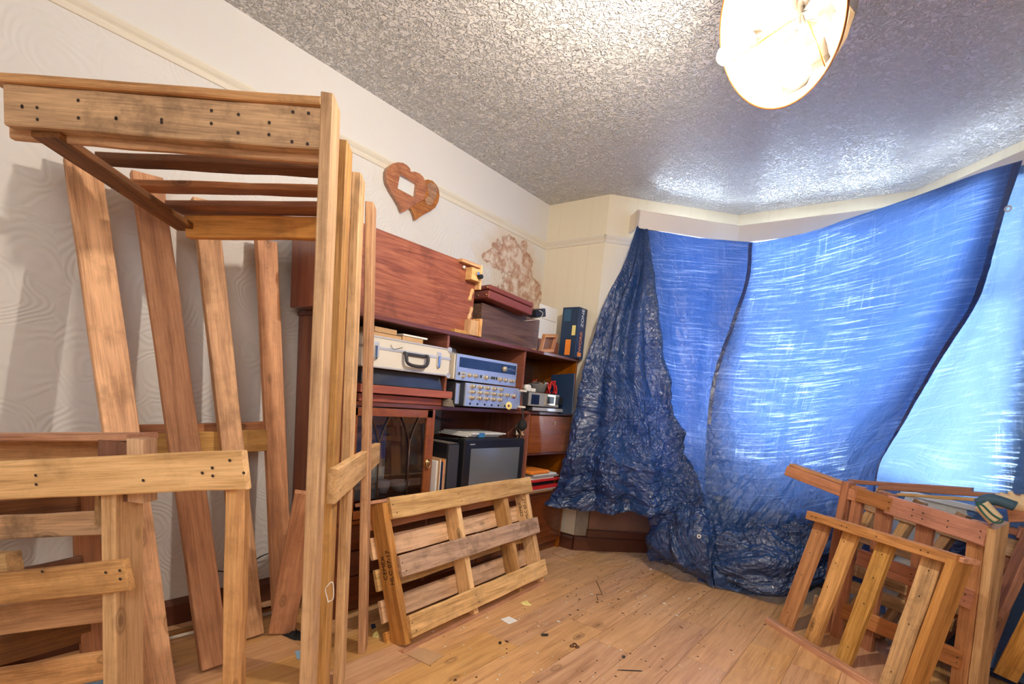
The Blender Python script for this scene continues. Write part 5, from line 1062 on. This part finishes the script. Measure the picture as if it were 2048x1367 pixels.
# ================================================================ FLOOR LITTER
def flat(name, label, cat, quad, mat, th=.0015, lift=.0012):
    P = [at_z(u, v, lift) for u, v in quad]; c = sum(P) / len(P); pl_ = [(p[0] - c[0], p[1] - c[1]) for p in P]; pl_ = orient(pl_)
    o = prism(None, name, pl_, th, mat, Matrix.Translation((c[0], c[1], lift))); tag(o, label, cat); return o
o = flat('blue_card', 'pale blue printed card on the floor left of the upright slats', 'card', [(590, 1302), (648, 1291), (652, 1305), (594, 1318)], 'lightblue'); flat_c = at_z(620, 1304, .003)
flat('id_card', 'white card with a small photo on the floor by the black glove', 'card', [(612, 1275), (650, 1276), (654, 1283), (610, 1283)], 'card')
flat('envelope', 'flat brown envelope on the floor in front of the centre pallet', 'envelope', [(815, 1309), (846, 1295), (888, 1311), (858, 1330)], 'brown_card')
flat('white_label', 'small white printed label on the floor below the centre pallet', 'card', [(1001, 1238), (1018, 1232), (1036, 1241), (1018, 1248)], 'card')
flat('photo_card', 'small dark framed card behind the last upright slat', 'card', [(742, 1248), (750, 1247), (752, 1254), (743, 1258)], 'navy')
def crumpled(name, label, cat, u, v, rx_, ry_, h, mat, seed):
    rg = np.random.default_rng(seed); c = at_z(u, v, 0); pts = []; nn = 14
    for j in range(4):
        for i_ in range(nn):
            a = 2 * PI * i_ / nn; k = (1 - j / 3.2) * (1 + .2 * rg.normal()); pts.append((rx_ * k * math.cos(a), ry_ * k * math.sin(a), .002 + h * (j / 3) * (1 + .35 * rg.normal()) if j else .001))
    f = [(j * nn + i_, j * nn + (i_ + 1) % nn, (j + 1) * nn + (i_ + 1) % nn, (j + 1) * nn + i_) for j in range(3) for i_ in range(nn)] + [tuple(range(3 * nn, 4 * nn)), tuple(range(nn - 1, -1, -1))]
    o = link(name, mesh(name, pts, f), mat, None, Matrix.Translation((c[0], c[1], 0))); tag(o, label, cat); return o
crumpled('yellow_paper', 'crumpled yellow paper on the floor below the centre pallet', 'paper', 1052, 1207, .030, .022, .015, 'yellow', 1)
crumpled('yellow_paper', 'crumpled yellow paper at the foot of the last upright slat', 'paper', 752, 1272, .020, .016, .02, 'yellow', 2)
crumpled('black_glove', 'crumpled black cloth glove on the floor under the short board', 'glove', 592, 1272, .050, .030, .025, 'black_matt', 3)
def pill(name, label, cat, u, v, mat, ln=.02, r_=.006, ang=.2):
    c = at_z(u, v, 0); return tag(tube(None, name, [(c[0] - ln * math.cos(ang), c[1] - ln * math.sin(ang), r_), (c[0] - ln * .5 * math.cos(ang), c[1] - ln * .5 * math.sin(ang), r_ * 1.05), (c[0] + ln * .5 * math.cos(ang), c[1] + ln * .5 * math.sin(ang), r_ * 1.05), (c[0] + ln * math.cos(ang), c[1] + ln * math.sin(ang), r_)], [r_ * .6, r_, r_, r_, r_ * .6], mat, 10), label, cat)
pill('black_clip', 'black oval plastic clip on the open floor', 'clip', 1089, 1271, 'black', .018, .006, .9)
pill('black_bead', 'small round black bead on the floor left of the oval clip', 'bead', 1000, 1287, 'black', .006, .006)
pill('pencil', 'thin dark pencil on the floor near the bottom edge', 'pencil', 1260, 1341, 'black', .055, .0022, .75)
pill('grey_pellet', 'tiny grey pellet on the floor beside the pencil', 'pellet', 1247, 1315, 'charcoal', .007, .006)
sp_ = at_z(1149, 1292, 0); sn = thing('brown_spinner', 'small brown three-armed plastic piece on the floor', 'toy', (sp_[0], sp_[1], 0))
for k in range(3): lathe(sn, 'arm', (sp_[0] + .014 * math.cos(k * 2.1), sp_[1] + .014 * math.sin(k * 2.1), .001), (0, 0, 1), [(0, 0), (.010, 0), (.011, .004), (.008, .007), (0, .007)], 'leather_dark', 12)
lathe(sn, 'hub', (sp_[0], sp_[1], .001), (0, 0, 1), [(0, 0), (.007, 0), (.007, .010), (0, .010)], 'brass', 12)
# countless plaster chips and dirt
rg = np.random.default_rng(5); vs = []; fs = []; vs2 = []; fs2 = []
for k in range(420):
    if k < 260: u = rg.uniform(1120, 1420); v = rg.uniform(1105, 1230)
    else: u = rg.uniform(850, 1560); v = rg.uniform(1180, 1365)
    c = at_z(u, v, .0006); s = rg.uniform(.0012, .0045) * (1 if rg.random() < .85 else 1.8); A, B = (vs, fs) if rg.random() < .5 else (vs2, fs2); b = len(A)
    m_ = 5; a0 = rg.uniform(0, 6)
    for z in (0, .0015):
        for i_ in range(m_): a = a0 + 2 * PI * i_ / m_; q_ = s * rg.uniform(.6, 1.2); A.append((c[0] + q_ * math.cos(a) * 1.3, c[1] + q_ * math.sin(a), .0006 + z))
    B += [tuple(b + m_ + i_ for i_ in range(m_))] + [(b + i_, b + (i_ + 1) % m_, b + m_ + (i_ + 1) % m_, b + m_ + i_) for i_ in range(m_)]
tag(link('plaster_chips', mesh('plaster_chips', vs, fs), 'card'), 'tiny white plaster chips scattered over the floor', 'debris', kind='stuff')
tag(link('dirt_specks', mesh('dirt_specks', vs2, fs2), 'bakelite'), 'tiny dark specks of dirt scattered over the floor', 'debris', kind='stuff')
# thin batten / wires on the floor by the bay, curtain rods along the left skirting
tag(tube(None, 'bent_wire', [at_z(1105, 1106, .004), at_z(1140, 1120, .004), at_z(1185, 1131, .004), at_z(1235, 1124, .004), at_z(1285, 1110, .004)], .0035, 'brown_card'), 'bent brown wire curving over the floor below the bay', 'wire')
tag(tube(None, 'bent_wire', [at_z(1187, 1132, .003), at_z(1240, 1131, .003), at_z(1290, 1122, .003)], .002, 'brown_card'), 'thinner straight wire beside the curved one below the bay', 'wire')
tag(tube(None, 'dark_wire', [at_z(1192, 1160, .003), at_z(1205, 1188, .003), at_z(1193, 1188, .003), at_z(1196, 1200, .003)], .0016, 'black', smooth_n=1), 'thin kinked dark wire lying on the open floor', 'wire')
for k, (a, b, rr, lab) in enumerate((((-2.36, -.2, .012), (-2.30, 1.22, .012), .009, 'long gold curtain rod lying along the left skirting'), ((-2.30, -.1, .03), (-2.24, 1.25, .010), .007, 'thin white rod lying beside the gold curtain rod'))):
    tag(tube(None, 'curtain_rod', [a, b], rr, ['brass', 'cream'][k], 10, smooth_n=1), lab, 'rod')
tag(tube(None, 'black_lead', [(-2.40, .95, .22), (-2.39, 1.06, .20), (-2.38, 1.16, .25), (-2.38, 1.22, .26)], .003, 'black'), 'thin black lead running along the wall by the cabinet end', 'cable')
bb_ = at_z(205, 1335, .06); tag(box(None, 'blue_carton', (bb_[0] - .10, bb_[1] - .09, .001), (bb_[0] + .08, bb_[1] + .08, .055), 'lightblue', .004), 'small light blue carton on the floor behind the dark pallet', 'box')
